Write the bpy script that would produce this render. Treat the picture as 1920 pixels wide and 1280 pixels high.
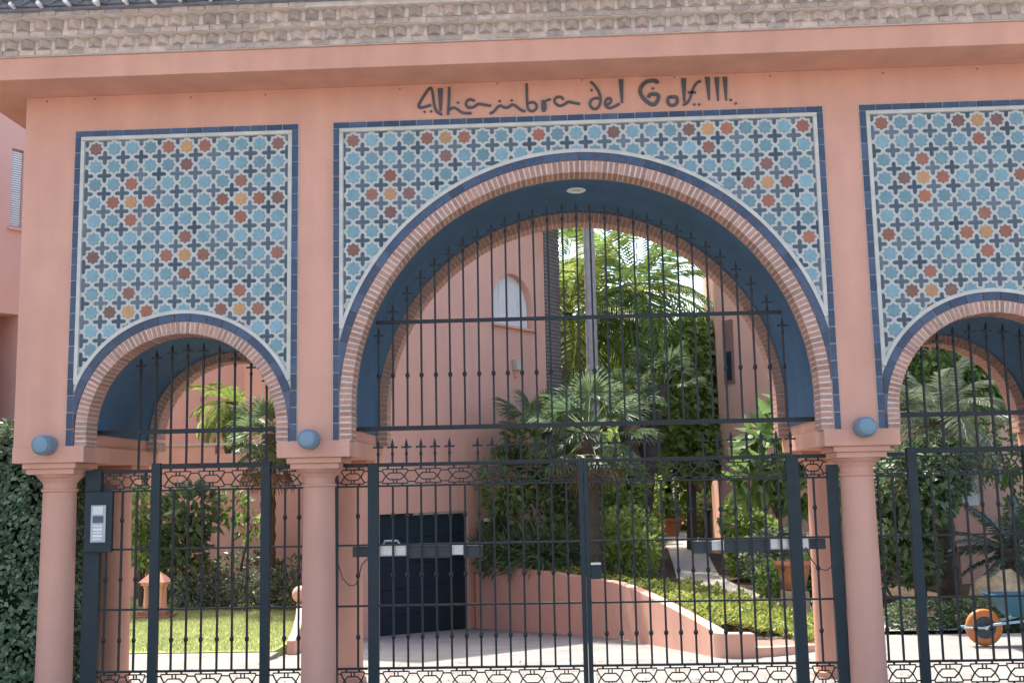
import bpy, math, random
import numpy as np
from mathutils import Matrix, Vector

for o in list(bpy.data.objects):
    bpy.data.objects.remove(o)
random.seed(7)
rng = np.random.default_rng(11)
SC = bpy.context.scene
COL = SC.collection
PI = math.pi
R = math.radians

# ------------------------------------------------------------------ camera
CAM_LOC = (-0.2364, -10.518, 2.0482)
YAW, PITCH, ROLL = -0.0417, 0.1319, -0.02
fwd = Vector((math.sin(YAW) * math.cos(PITCH), math.cos(YAW) * math.cos(PITCH), math.sin(PITCH)))
rt0 = Vector((math.cos(YAW), -math.sin(YAW), 0))
up0 = rt0.cross(fwd)
rt = math.cos(ROLL) * rt0 + math.sin(ROLL) * up0
up = -math.sin(ROLL) * rt0 + math.cos(ROLL) * up0
cd = bpy.data.cameras.new('camera')
cd.sensor_width = 36
cd.lens = 2058.9 / 1920 * 36
cd.clip_end = 800
cam = bpy.data.objects.new('camera', cd)
COL.objects.link(cam)
cam.matrix_world = Matrix(((rt.x, up.x, -fwd.x, CAM_LOC[0]), (rt.y, up.y, -fwd.y, CAM_LOC[1]),
                           (rt.z, up.z, -fwd.z, CAM_LOC[2]), (0, 0, 0, 1)))
SC.camera = cam

# ------------------------------------------------------------------ sky and sun
SUN = Vector((-0.28, 0.54, 1.15)).normalized()
W = bpy.data.worlds.new('World')
SC.world = W
W.use_nodes = True
wn = W.node_tree.nodes
sky = wn.new('ShaderNodeTexSky')
sky.sky_type = 'NISHITA'
sky.sun_disc = False
sky.sun_elevation = math.asin(SUN.z)
sky.sun_rotation = math.atan2(SUN.x, SUN.y)
sky.air_density = 1.0
sky.dust_density = 3.0
sky.ozone_density = 0.6
bg = wn['Background']
bg.inputs['Strength'].default_value = 0.15
W.node_tree.links.new(sky.outputs[0], bg.inputs['Color'])
sl = bpy.data.lights.new('sun', 'SUN')
sl.energy = 2.6
sl.angle = R(0.6)
sl.color = (1.0, 0.94, 0.85)
so = bpy.data.objects.new('sun', sl)
COL.objects.link(so)
so.rotation_euler = SUN.to_track_quat('Z', 'Y').to_euler()
so.location = (-8, 20, 25)
SC.view_settings.view_transform = 'Standard'
SC.view_settings.look = 'None'
SC.view_settings.gamma = 1
SC.view_settings.use_curve_mapping = False
SC.view_settings.exposure = 1.92
SC.render.engine = 'CYCLES'
SC.cycles.max_bounces = 8

# ------------------------------------------------------------------ materials
MATS = {}


def new_mat(name):
    m = bpy.data.materials.new(name)
    m.use_nodes = True
    nt = m.node_tree
    return m, nt, nt.nodes, nt.links, nt.nodes['Principled BSDF']


def mat_plain(name, col, rough=0.6, var=0.12, scale=6.0, bump=0.0, bscale=60.0, metal=0.0, objvar=0.0, spec=0.5,
              stain=0.0, col2=None):
    """base colour broken up by noise, optional per-object shift, optional fine relief"""
    m, nt, N, L, P = new_mat(name)
    tc = N.new('ShaderNodeTexCoord')
    ge = N.new('ShaderNodeNewGeometry')
    n1 = N.new('ShaderNodeTexNoise')
    n1.inputs['Scale'].default_value = scale
    n1.inputs['Detail'].default_value = 5
    L.new(ge.outputs['Position'], n1.inputs['Vector'])
    mp = N.new('ShaderNodeMapRange')
    mp.inputs['From Min'].default_value = 0.25
    mp.inputs['From Max'].default_value = 0.75
    mp.inputs['To Min'].default_value = 1 - var
    mp.inputs['To Max'].default_value = 1 + var
    L.new(n1.outputs['Fac'], mp.inputs['Value'])
    val = mp.outputs[0]
    if objvar:
        oi = N.new('ShaderNodeObjectInfo')
        m2 = N.new('ShaderNodeMapRange')
        m2.inputs['To Min'].default_value = 1 - objvar
        m2.inputs['To Max'].default_value = 1 + objvar
        L.new(oi.outputs['Random'], m2.inputs['Value'])
        mu = N.new('ShaderNodeMath')
        mu.operation = 'MULTIPLY'
        L.new(val, mu.inputs[0])
        L.new(m2.outputs[0], mu.inputs[1])
        val = mu.outputs[0]
    if stain:
        n3 = N.new('ShaderNodeTexNoise')
        n3.inputs['Scale'].default_value = 1.0
        n3.inputs['Detail'].default_value = 6
        mpg = N.new('ShaderNodeMapping')
        mpg.inputs['Scale'].default_value = (3.0, 3.0, 0.5)
        L.new(ge.outputs['Position'], mpg.inputs['Vector'])
        L.new(mpg.outputs[0], n3.inputs['Vector'])
        m3 = N.new('ShaderNodeMapRange')
        m3.inputs['From Min'].default_value = 0.35
        m3.inputs['From Max'].default_value = 0.7
        m3.inputs['To Min'].default_value = 1.0
        m3.inputs['To Max'].default_value = 1 - stain
        L.new(n3.outputs['Fac'], m3.inputs['Value'])
        mu = N.new('ShaderNodeMath')
        mu.operation = 'MULTIPLY'
        L.new(val, mu.inputs[0])
        L.new(m3.outputs[0], mu.inputs[1])
        val = mu.outputs[0]
    base = N.new('ShaderNodeRGB')
    base.outputs[0].default_value = (*col, 1)
    bout = base.outputs[0]
    if col2:
        oi2 = N.new('ShaderNodeObjectInfo')
        wn_ = N.new('ShaderNodeMath')
        wn_.operation = 'FRACT'
        ml = N.new('ShaderNodeMath')
        ml.operation = 'MULTIPLY'
        ml.inputs[1].default_value = 17.31
        L.new(oi2.outputs['Random'], ml.inputs[0])
        L.new(ml.outputs[0], wn_.inputs[0])
        mx = N.new('ShaderNodeMixRGB')
        mx.inputs[1].default_value = (*col, 1)
        mx.inputs[2].default_value = (*col2, 1)
        L.new(wn_.outputs[0], mx.inputs[0])
        bout = mx.outputs[0]
    vm = N.new('ShaderNodeVectorMath')
    vm.operation = 'SCALE'
    L.new(bout, vm.inputs[0])
    L.new(val, vm.inputs['Scale'])
    L.new(vm.outputs[0], P.inputs['Base Color'])
    P.inputs['Roughness'].default_value = rough
    P.inputs['Metallic'].default_value = metal
    P.inputs['Specular IOR Level'].default_value = spec
    if bump:
        n2 = N.new('ShaderNodeTexNoise')
        n2.inputs['Scale'].default_value = bscale
        n2.inputs['Detail'].default_value = 4
        L.new(ge.outputs['Position'], n2.inputs['Vector'])
        b = N.new('ShaderNodeBump')
        b.inputs['Strength'].default_value = bump
        b.inputs['Distance'].default_value = 0.01
        L.new(n2.outputs['Fac'], b.inputs['Height'])
        L.new(b.outputs[0], P.inputs['Normal'])
    MATS[name] = m
    return m


def mat_leaf(name, c1, c2, rough=0.45, trans=0.25, spec=0.4):
    """leaf colour chosen per leaf (attribute tint) between two greens, part of the light passes through"""
    m, nt, N, L, P = new_mat(name)
    at = N.new('ShaderNodeAttribute')
    at.attribute_name = 'tint'
    oi = N.new('ShaderNodeObjectInfo')
    ad = N.new('ShaderNodeMath')
    ad.operation = 'MULTIPLY_ADD'
    ad.inputs[1].default_value = 0.25
    ad.inputs[2].default_value = -0.12
    L.new(oi.outputs['Random'], ad.inputs[0])
    a2 = N.new('ShaderNodeMath')
    a2.operation = 'ADD'
    a2.use_clamp = True
    L.new(at.outputs['Fac'], a2.inputs[0])
    L.new(ad.outputs[0], a2.inputs[1])
    mx = N.new('ShaderNodeMixRGB')
    mx.inputs[1].default_value = (*c1, 1)
    mx.inputs[2].default_value = (*c2, 1)
    L.new(a2.outputs[0], mx.inputs[0])
    L.new(mx.outputs[0], P.inputs['Base Color'])
    P.inputs['Roughness'].default_value = rough
    P.inputs['Specular IOR Level'].default_value = spec
    tr = N.new('ShaderNodeBsdfTranslucent')
    L.new(mx.outputs[0], tr.inputs['Color'])
    ms = N.new('ShaderNodeMixShader')
    ms.inputs[0].default_value = trans
    L.new(P.outputs[0], ms.inputs[1])
    L.new(tr.outputs[0], ms.inputs[2])
    L.new(ms.outputs[0], N['Material Output'].inputs['Surface'])
    MATS[name] = m
    return m


PINK = (0.60, 0.315, 0.225)
mat_plain('stucco', PINK, rough=0.85, var=0.05, scale=3.1, bump=0.25, bscale=55, spec=0.2, stain=0.14)
mat_plain('stucco_garden', (0.68, 0.39, 0.295), rough=0.88, var=0.05, scale=1.7, bump=0.2, bscale=40, spec=0.2, stain=0.08)
mat_plain('stucco_pale', (0.64, 0.36, 0.29), rough=0.88, var=0.03, scale=1.7, bump=0.15, bscale=40, spec=0.2, stain=0.04)
mat_plain('plinth', (0.24, 0.13, 0.10), rough=0.9, var=0.1, scale=3, bump=0.2)
mat_plain('vault_paint', (0.043, 0.102, 0.178), rough=0.7, var=0.13, scale=3.5, bump=0.12, bscale=22, spec=0.25, stain=0.14)
mat_plain('brick', (0.40, 0.205, 0.15), rough=0.9, var=0.18, scale=25, bump=0.35, bscale=90, objvar=0.2, col2=(0.36, 0.215, 0.165), spec=0.2)
mat_plain('brick_dark', (0.24, 0.13, 0.095), rough=0.9, var=0.25, scale=12, bump=0.3, bscale=90, spec=0.2)  # darker brick tone, used on the wall anchors
mat_plain('brick_grey', (0.50, 0.39, 0.325), rough=0.95, var=0.2, scale=18, bump=0.45, bscale=80, objvar=0.18, col2=(0.40, 0.33, 0.29), spec=0.15)
mat_plain('mortar', (0.62, 0.50, 0.42), rough=0.95, var=0.1, scale=20, bump=0.3, bscale=90, spec=0.15)
mat_plain('mortar_grey', (0.58, 0.51, 0.45), rough=0.95, var=0.14, scale=14, bump=0.3, bscale=90, spec=0.15)
mat_plain('grout', (0.45, 0.445, 0.40), rough=0.8, var=0.08, scale=9, bump=0.15, bscale=120, spec=0.3)
mat_plain('cream', (0.50, 0.475, 0.41), rough=0.6, var=0.14, scale=7, bump=0.1, bscale=60, spec=0.4, stain=0.1)
mat_plain('star_blue', (0.165, 0.27, 0.295), rough=0.3, var=0.14, scale=26, objvar=0.2, col2=(0.125, 0.215, 0.225), spec=0.5)
mat_plain('star_brown', (0.28, 0.085, 0.034), rough=0.33, var=0.18, scale=30, objvar=0.25, col2=(0.17, 0.075, 0.052))
mat_plain('star_ochre', (0.40, 0.20, 0.075), rough=0.35, var=0.15, scale=30, objvar=0.15)
mat_plain('cross_navy', (0.024, 0.040, 0.056), rough=0.35, var=0.12, scale=30, objvar=0.25, col2=(0.095, 0.115, 0.13))
mat_plain('tile_navy', (0.017, 0.031, 0.066), rough=0.3, var=0.3, scale=14, objvar=0.28, col2=(0.042, 0.062, 0.108))
mat_plain('iron', (0.008, 0.010, 0.011), rough=0.5, var=0.3, scale=20, bump=0.15, bscale=120, spec=0.4)
mat_plain('iron_soft', (0.009, 0.019, 0.023), rough=0.55, var=0.25, scale=8, bump=0.12, bscale=120, spec=0.4)
mat_plain('lamp_blue', (0.155, 0.23, 0.275), rough=0.45, var=0.08, scale=12, bump=0.08, bscale=90, spec=0.4)
mat_plain('lettering', (0.060, 0.058, 0.066), rough=0.5, var=0.15, scale=20)
mat_plain('roof_tile', (0.17, 0.19, 0.22), rough=0.7, var=0.25, scale=12, objvar=0.2, bump=0.2, bscale=50)
mat_plain('white_mortar', (0.75, 0.73, 0.70), rough=0.9, var=0.1, scale=10, bump=0.3, bscale=60)
mat_plain('white_paint', (0.68, 0.68, 0.66), rough=0.5, var=0.05, scale=6)
mat_plain('silver', (0.52, 0.52, 0.50), rough=0.35, var=0.08, scale=12, metal=0.5)
mat_plain('plastic_grey', (0.38, 0.40, 0.40), rough=0.5, var=0.05, scale=12)
mat_plain('plastic_dark', (0.030, 0.036, 0.042), rough=0.5, var=0.08, scale=12)
mat_plain('door_blue', (0.014, 0.028, 0.042), rough=0.55, var=0.12, scale=4, bump=0.05, bscale=30, spec=0.3)
mat_plain('glass_dark', (0.06, 0.09, 0.11), rough=0.08, var=0.1, scale=3, spec=0.7)
mat_plain('concrete', (0.25, 0.24, 0.225), rough=0.9, var=0.16, scale=2.6, bump=0.3, bscale=30, stain=0.14, spec=0.25)
mat_plain('street', (0.27, 0.25, 0.23), rough=0.9, var=0.10, scale=1.4, bump=0.3, bscale=50, spec=0.25)
mat_plain('path_stone', (0.42, 0.38, 0.33), rough=0.9, var=0.14, scale=4, bump=0.25, bscale=30, spec=0.25)
mat_plain('soil', (0.075, 0.052, 0.036), rough=0.95, var=0.3, scale=7, bump=0.5, bscale=20, spec=0.1)
mat_plain('turf', (0.27, 0.31, 0.12), rough=0.9, var=0.25, scale=5, bump=0.4, bscale=60, spec=0.1)
mat_plain('paver_red', (0.27, 0.135, 0.105), rough=0.9, var=0.2, scale=9, bump=0.3, bscale=40)
mat_plain('terracotta', (0.46, 0.18, 0.085), rough=0.8, var=0.12, scale=10, bump=0.15, bscale=50)
mat_plain('stone_tan', (0.36, 0.28, 0.17), rough=0.95, var=0.28, scale=14, bump=0.6, bscale=30, objvar=0.15)
mat_plain('trunk_grey', (0.34, 0.32, 0.30), rough=0.9, var=0.18, scale=8, bump=0.4, bscale=35)
mat_plain('trunk_brown', (0.075, 0.062, 0.050), rough=0.95, var=0.35, scale=18, bump=0.6, bscale=40)
mat_plain('dry_frond', (0.30, 0.17, 0.08), rough=0.9, var=0.2, scale=12)
mat_plain('barrow_orange', (0.46, 0.155, 0.035), rough=0.5, var=0.1, scale=14)
mat_plain('barrow_blue', (0.02, 0.11, 0.17), rough=0.45, var=0.1, scale=10)
mat_plain('fork_blue', (0.30, 0.50, 0.62), rough=0.4, var=0.08, scale=14)
mat_plain('tyre', (0.03, 0.03, 0.03), rough=0.8, var=0.1, scale=14)
mat_plain('brick_slate', (0.13, 0.125, 0.13), rough=0.9, var=0.3, scale=12, bump=0.3, bscale=90, spec=0.2)
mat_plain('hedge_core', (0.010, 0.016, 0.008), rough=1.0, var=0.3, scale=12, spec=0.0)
mat_leaf('leaf_hedge', (0.055, 0.10, 0.055), (0.27, 0.345, 0.20), rough=0.33, trans=0.2)
mat_leaf('leaf_dark', (0.060, 0.110, 0.055), (0.16, 0.24, 0.10), rough=0.4, trans=0.35)
mat_leaf('leaf_mid', (0.10, 0.19, 0.06), (0.28, 0.40, 0.12), rough=0.4, trans=0.48)
mat_leaf('leaf_bright', (0.15, 0.26, 0.07), (0.36, 0.45, 0.12), rough=0.45, trans=0.5)
mat_leaf('leaf_grey', (0.11, 0.145, 0.095), (0.25, 0.29, 0.20), rough=0.5, trans=0.3)
mat_leaf('leaf_yellow', (0.19, 0.26, 0.06), (0.42, 0.44, 0.11), rough=0.5, trans=0.45)
mat_leaf('leaf_fan', (0.085, 0.145, 0.075), (0.21, 0.28, 0.14), rough=0.4, trans=0.4)
mat_leaf('leaf_agave', (0.030, 0.060, 0.050), (0.09, 0.13, 0.10), rough=0.45, trans=0.1)
mat_leaf('grass_blade', (0.29, 0.36, 0.14), (0.50, 0.54, 0.25), rough=0.5, trans=0.4)
mat_leaf('dry_leaf', (0.16, 0.09, 0.04), (0.30, 0.22, 0.08), rough=0.7, trans=0.1)
mat_leaf('flower_pink', (0.50, 0.08, 0.20), (0.72, 0.22, 0.36), rough=0.6, trans=0.3)
mat_leaf('flower_orange', (0.55, 0.16, 0.05), (0.72, 0.36, 0.12), rough=0.6, trans=0.3)


# ------------------------------------------------------------------ mesh helpers
class MB:
    def __init__(self):
        self.v, self.f = [], []

    def add(self, vs, fs):
        n = len(self.v)
        self.v += [tuple(p) for p in vs]
        self.f += [tuple(i + n for i in f) for f in fs]
        return self

    def box(self, x0, x1, y0, y1, z0, z1):
        return self.add([(x0, y0, z0), (x1, y0, z0), (x1, y1, z0), (x0, y1, z0), (x0, y0, z1), (x1, y0, z1), (x1, y1, z1), (x0, y1, z1)],
                        [(0, 3, 2, 1), (4, 5, 6, 7), (0, 1, 5, 4), (1, 2, 6, 5), (2, 3, 7, 6), (3, 0, 4, 7)])

    def prism_xz(self, poly, y0, y1):
        """outline in x,z (counter-clockwise seen from the front, -y) given depth"""
        n = len(poly)
        vs = [(x, y0, z) for x, z in poly] + [(x, y1, z) for x, z in poly]
        fs = [tuple(range(n)), tuple(range(2 * n - 1, n - 1, -1))]
        fs += [(i, i + n, (i + 1) % n + n, (i + 1) % n) for i in range(n)]
        return self.add(vs, fs)

    def prism_xy(self, poly, z0, z1):
        n = len(poly)
        zz0 = z0 if isinstance(z0, (list, tuple)) else [z0] * n
        zz1 = z1 if isinstance(z1, (list, tuple)) else [z1] * n
        vs = [(p[0], p[1], a) for p, a in zip(poly, zz0)] + [(p[0], p[1], a) for p, a in zip(poly, zz1)]
        fs = [tuple(range(n - 1, -1, -1)), tuple(range(n, 2 * n))]
        fs += [(i, (i + 1) % n, (i + 1) % n + n, i + n) for i in range(n)]
        return self.add(vs, fs)

    def lathe(self, prof, n=24, axis='z', c=(0, 0, 0), ang0=0.0, caps=True):
        k = len(prof)
        vs = []
        for i in range(n):
            a = ang0 + 2 * PI * i / n
            for r, h in prof:
                if axis == 'z':
                    vs.append((c[0] + r * math.cos(a), c[1] + r * math.sin(a), c[2] + h))
                elif axis == 'y':
                    vs.append((c[0] + r * math.cos(a), c[1] + h, c[2] + r * math.sin(a)))
                else:
                    vs.append((c[0] + h, c[1] + r * math.cos(a), c[2] + r * math.sin(a)))
        fs = [(i * k + j, ((i + 1) % n) * k + j, ((i + 1) % n) * k + j + 1, i * k + j + 1) for i in range(n) for j in range(k - 1)]
        if caps and prof[0][0] > 1e-6:
            fs.append(tuple(i * k for i in range(n))[::-1])
        if caps and prof[-1][0] > 1e-6:
            fs.append(tuple(i * k + k - 1 for i in range(n)))
        return self.add(vs, fs)

    def tube(self, path, rad, n=8):
        P = [Vector(p) for p in path]
        rr = rad if isinstance(rad, (list, tuple)) else [rad] * len(P)
        vs, fs = [], []
        for i, p in enumerate(P):
            d = (P[min(i + 1, len(P) - 1)] - P[max(i - 1, 0)]).normalized()
            a = Vector((0, 0, 1)) if abs(d.z) < 0.9 else Vector((0, 1, 0))
            s = d.cross(a).normalized()
            t = s.cross(d)
            for j in range(n):
                g = 2 * PI * j / n
                vs.append(p + rr[i] * (math.cos(g) * s + math.sin(g) * t))
        for i in range(len(P) - 1):
            for j in range(n):
                fs.append((i * n + j, i * n + (j + 1) % n, (i + 1) * n + (j + 1) % n, (i + 1) * n + j))
        fs.append(tuple(range(n))[::-1])
        fs.append(tuple(range((len(P) - 1) * n, len(P) * n)))
        return self.add(vs, fs)

    def bar(self, a, b, w, d):
        """flat bar in the x,z plane from a to b, width w, depth d about y=0"""
        a, b = Vector((a[0], 0, a[1])), Vector((b[0], 0, b[1]))
        t = (b - a).normalized()
        s = Vector((-t.z, 0, t.x)) * (w / 2)
        a = a - t * w * 0.3
        b = b + t * w * 0.3
        h = Vector((0, d / 2, 0))
        vs = [a - s - h, b - s - h, b + s - h, a + s - h, a - s + h, b - s + h, b + s + h, a + s + h]
        return self.add(vs, [(0, 1, 2, 3), (4, 7, 6, 5), (0, 4, 5, 1), (1, 5, 6, 2), (2, 6, 7, 3), (3, 7, 4, 0)])

    def sphere(self, c, r, n=14, m=9, sq=(1, 1, 1)):
        prof = []
        k = len(self.v)
        vs = [(c[0], c[1], c[2] - r * sq[2])]
        for j in range(1, m):
            b = -PI / 2 + PI * j / m
            for i in range(n):
                a = 2 * PI * i / n
                vs.append((c[0] + r * sq[0] * math.cos(b) * math.cos(a), c[1] + r * sq[1] * math.cos(b) * math.sin(a), c[2] + r * sq[2] * math.sin(b)))
        vs.append((c[0], c[1], c[2] + r * sq[2]))
        fs = [(0, 1 + (i + 1) % n, 1 + i) for i in range(n)]
        for j in range(m - 2):
            for i in range(n):
                fs.append((1 + j * n + i, 1 + j * n + (i + 1) % n, 1 + (j + 1) * n + (i + 1) % n, 1 + (j + 1) * n + i))
        t = len(vs) - 1
        b0 = 1 + (m - 2) * n
        fs += [(b0 + i, b0 + (i + 1) % n, t) for i in range(n)]
        return self.add(vs, fs)

    def mesh(self, name, smooth=False):
        me = bpy.data.meshes.new(name)
        me.from_pydata(self.v, [], self.f)
        me.update()
        if smooth:
            me.polygons.foreach_set('use_smooth', [True] * len(me.polygons))
        return me

    def build(self, name, mat, parent=None, loc=(0, 0, 0), smooth=False, bevel=0, rot=None):
        return link(name, self.mesh(name, smooth), mat, parent, loc, bevel, rot)


def link(name, me, mat, parent=None, loc=(0, 0, 0), bevel=0, rot=None):
    o = bpy.data.objects.new(name, me)
    COL.objects.link(o)
    if mat and not me.materials:
        me.materials.append(MATS[mat])
    o.parent = parent
    o.location = loc
    if rot:
        o.rotation_euler = rot
    if bevel:
        b = o.modifiers.new('bevel', 'BEVEL')
        b.width = bevel
        b.segments = 2
        b.limit_method = 'ANGLE'
        b.angle_limit = R(40)
    return o


def tag(o, label, cat, group=None, kind=None):
    if label:
        o['label'] = label
    if cat:
        o['category'] = cat
    if group:
        o['group'] = group
    if kind:
        o['kind'] = kind
    return o


def thing(name, label, cat, loc=(0, 0, 0), rotz=0.0, group=None):
    o = bpy.data.objects.new(name, None)
    COL.objects.link(o)
    o.empty_display_size = 0.2
    o.location = loc
    o.rotation_euler = (0, 0, rotz)
    return tag(o, label, cat, group)


def struct(name, mb, mat, **k):
    return tag(mb.build(name, mat, **k), None, None, kind='structure')


def ctree(o, parent=None):
    c = o.copy()
    COL.objects.link(c)
    c.parent = parent
    for ch in list(o.children):
        ctree(ch, c)
    return c


def shared(name, me, mat, parent, loc, rot=None):
    return link(name, me, mat, parent, loc, 0, rot)


# ------------------------------------------------------------------ foliage helpers
def leaf_mesh(name, pos, dr, nrm, ln, wd, mat, tint=None, fold=0.12):
    """kite shaped leaves: pos, dr (axis), nrm (face normal) arrays of shape n x 3"""
    n = len(pos)
    dr = dr / (np.linalg.norm(dr, axis=1, keepdims=True) + 1e-9)
    sd = np.cross(dr, nrm)
    sd /= (np.linalg.norm(sd, axis=1, keepdims=True) + 1e-9)
    nn = np.cross(sd, dr)
    ln = np.broadcast_to(np.asarray(ln, float), (n,))[:, None]
    wd = np.broadcast_to(np.asarray(wd, float), (n,))[:, None]
    mid = pos + dr * ln * 0.45
    V = np.stack([pos, mid - sd * wd / 2 + nn * wd * fold, pos + dr * ln - nn * ln * 0.08, mid + sd * wd / 2 + nn * wd * fold], 1).reshape(-1, 3)
    b = np.arange(n)[:, None] * 4
    F = np.concatenate([b + np.array([[0, 1, 2]]), b + np.array([[0, 2, 3]])], 1).reshape(-1)
    me = bpy.data.meshes.new(name)
    me.vertices.add(len(V))
    me.vertices.foreach_set('co', V.astype(np.float32).ravel())
    me.loops.add(len(F))
    me.loops.foreach_set('vertex_index', F.astype(np.int32))
    me.polygons.add(len(F) // 3)
    me.polygons.foreach_set('loop_start', np.arange(0, len(F), 3, dtype=np.int32))
    me.update(calc_edges=True)
    me.validate()
    if tint is None:
        tint = rng.random(n)
    at = me.attributes.new('tint', 'FLOAT', 'POINT')
    at.data.foreach_set('value', np.repeat(np.asarray(tint, np.float32), 4))
    me.materials.append(MATS[mat])
    return me


def unit(n):
    v = rng.normal(size=(n, 3))
    return v / np.linalg.norm(v, axis=1, keepdims=True)


def clump(n, c, r, shell=0.55):
    """n points with outward directions inside an ellipsoid, denser near its skin"""
    d = unit(n)
    k = (shell + (1 - shell) * rng.random(n) ** 0.6)[:, None]
    return np.array(c) + d * k * np.array(r), d


def shrub_mesh(name, blobs, n, L, Wd, mat, droop=0.0, outward=0.8):
    vol = np.array([b[1][0] * b[1][1] * b[1][2] for b in blobs]) ** 0.67
    cnt = (vol / vol.sum() * n).astype(int) + 1
    ps, ds = [], []
    for (c, r), k in zip(blobs, cnt):
        p, d = clump(k, c, r)
        ps.append(p)
        ds.append(d)
    p, d = np.concatenate(ps), np.concatenate(ds)
    keep = p[:, 2] > 0.01
    p, d = p[keep], d[keep]
    m = len(p)
    dr = d * outward + unit(m) * 0.7 + np.array([0, 0, -droop])
    nr = d + unit(m) * 0.6 + np.array([0, 0, 0.4])
    s = 0.65 + 0.7 * rng.random(m)
    return leaf_mesh(name, p, dr, nr, L * s, Wd * s, mat)


def shrub(name, label, loc, blobs, n, L, Wd, mat, cat='shrub', group=None, stem=True, droop=0.0, flowers=None):
    t = thing(name, label, cat, loc, 0, group)
    link('foliage', shrub_mesh('foliage', blobs, n, L, Wd, mat, droop), None, t)
    if stem:
        mb = MB()
        for (c, r) in blobs[:4]:
            mb.tube([(c[0] * 0.2, c[1] * 0.2, 0), (c[0] * 0.5, c[1] * 0.5, c[2] * 0.5), (c[0], c[1], c[2])], [0.03, 0.024, 0.01], 6)
        mb.build('stem', 'trunk_brown', t)
    if flowers:
        fm, fn = flowers
        fo = link('flower', shrub_mesh('flower', blobs, fn, 0.06, 0.06, fm), None, t)
        fo['kind'] = 'stuff'
    return t


def fan_leaf_mesh(name, mat, pet=0.6, rad=0.5, seg=24, spread=215, seed=0):
    r = np.random.default_rng(seed)
    a = np.radians(np.linspace(-spread / 2, spread / 2, seg))
    pos, dr, nr, ln = [], [], [], []
    end = np.array([pet, 0, 0.0])
    for x in a:
        d = np.array([math.cos(x), math.sin(x), 0.05 - 0.28 * abs(math.sin(x)) + r.normal() * 0.05])
        pos.append(end)
        dr.append(d)
        nr.append((0, 0, 1))
        ln.append(rad * (0.82 + 0.18 * math.cos(x)) * (0.93 + 0.12 * r.random()))
    pos, dr, nr, ln = map(np.array, (pos, dr, nr, ln))
    # second half of each segment droops
    mid = pos + dr / np.linalg.norm(dr, axis=1, keepdims=True) * ln[:, None] * 0.62
    dr2 = dr + np.array([0, 0, -0.55])
    P = np.concatenate([pos, mid, [[0, 0, 0]]])
    D = np.concatenate([dr, dr2, [[1, 0, 0]]])
    Nn = np.concatenate([nr, nr, [[0, 0, 1]]])
    LL = np.concatenate([ln * 0.95, ln * 0.45, [pet * 1.1]])
    WW = np.concatenate([np.full(seg, rad * 0.085), np.full(seg, rad * 0.05), [0.03]])
    return leaf_mesh(name, P, D, Nn, LL, WW, mat, tint=np.concatenate([r.random(seg) * 0.6, r.random(seg) * 0.8 + 0.2, [0.8]]))


def feather_frond_mesh(name, mat, length=2.0, pairs=34, leaflet=0.42, droop=0.9, seed=0, wid=0.035):
    r = np.random.default_rng(seed)
    pos, dr, nr, ln = [], [], [], []
    pts = []
    p = np.array([0, 0, 0.0])
    ang = 0.0
    k = 40
    for i in range(k + 1):
        pts.append(p.copy())
        ang = -droop * (i / k) ** 1.5
        p = p + np.array([math.cos(ang), 0, math.sin(ang)]) * length / k
    pts = np.array(pts)
    for i in range(pairs):
        t = 0.14 + 0.86 * i / pairs
        j = min(int(t * k), k - 1)
        b = pts[j]
        tg = pts[j + 1] - pts[j]
        tg /= np.linalg.norm(tg)
        l = leaflet * (math.sin(PI * (0.12 + 0.86 * t)) ** 0.6)
        for s in (-1, 1):
            d = tg * 0.55 + np.array([0, s, -0.30 + r.normal() * 0.12 - 0.25 * t])
            pos.append(b)
            dr.append(d)
            nr.append((0, s * 0.3, 1))
            ln.append(l * (0.9 + 0.2 * r.random()))
    pos, dr, nr, ln = map(np.array, (pos, dr, nr, ln))
    n = len(pos)
    # rachis as a row of short overlapping kites, seen from two sides
    ri = np.arange(0, k, 4)
    rp = pts[ri]
    rd = pts[np.minimum(ri + 5, k)] - rp
    rn = np.tile([[0, 0, 1.0]], (len(ri), 1))
    rn2 = np.tile([[0, 1.0, 0]], (len(ri), 1))
    rl = np.linalg.norm(rd, axis=1) * 1.25
    return leaf_mesh(name, np.concatenate([pos, rp, rp]), np.concatenate([dr, rd, rd]), np.concatenate([nr, rn, rn2]),
                     np.concatenate([ln, rl, rl]), np.concatenate([np.full(n, wid), np.full(2 * len(ri), 0.035)]), mat,
                     tint=np.concatenate([r.random(n), np.full(2 * len(ri), 0.9)]))


def palm(name, label, loc, height, r0, r1, frond_me, count, elev=(0.9, -0.5), lean=(0, 0), trunk='trunk_brown', scale=1.0, cat='palm tree',
         group=None, seed=1, rough=0.12, dry=None):
    rr = random.Random(seed)
    t = thing(name, label, cat, loc, 0, group)
    n = max(8, int(height / 0.14))
    mb = MB()
    path, rad = [], []
    for i in range(n + 1):
        f = i / n
        path.append((lean[0] * f * f, lean[1] * f * f, height * f))
        rad.append((r0 + (r1 - r0) * f) * (1 + rough * (1 if i % 2 else -1) * (0.6 + 0.4 * rr.random())))
    mb.tube(path, rad, 12)
    mb.build('trunk', trunk, t)
    top = path[-1]
    for i in range(count):
        f = i / max(1, count - 1)
        el = elev[0] + (elev[1] - elev[0]) * f + rr.uniform(-0.12, 0.12)
        yaw = i * 2.39996 + rr.uniform(-0.2, 0.2)
        src = dry if dry and i >= count - max(3, count // 6) else frond_me
        o = link('frond', src[i % len(src)], None, t, (top[0], top[1], top[2] - 0.1 * f))
        o.rotation_euler = (rr.uniform(-0.3, 0.3), -el, yaw)
        s = scale * rr.uniform(0.85, 1.12)
        o.scale = (s, s, s)
    return t

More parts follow.
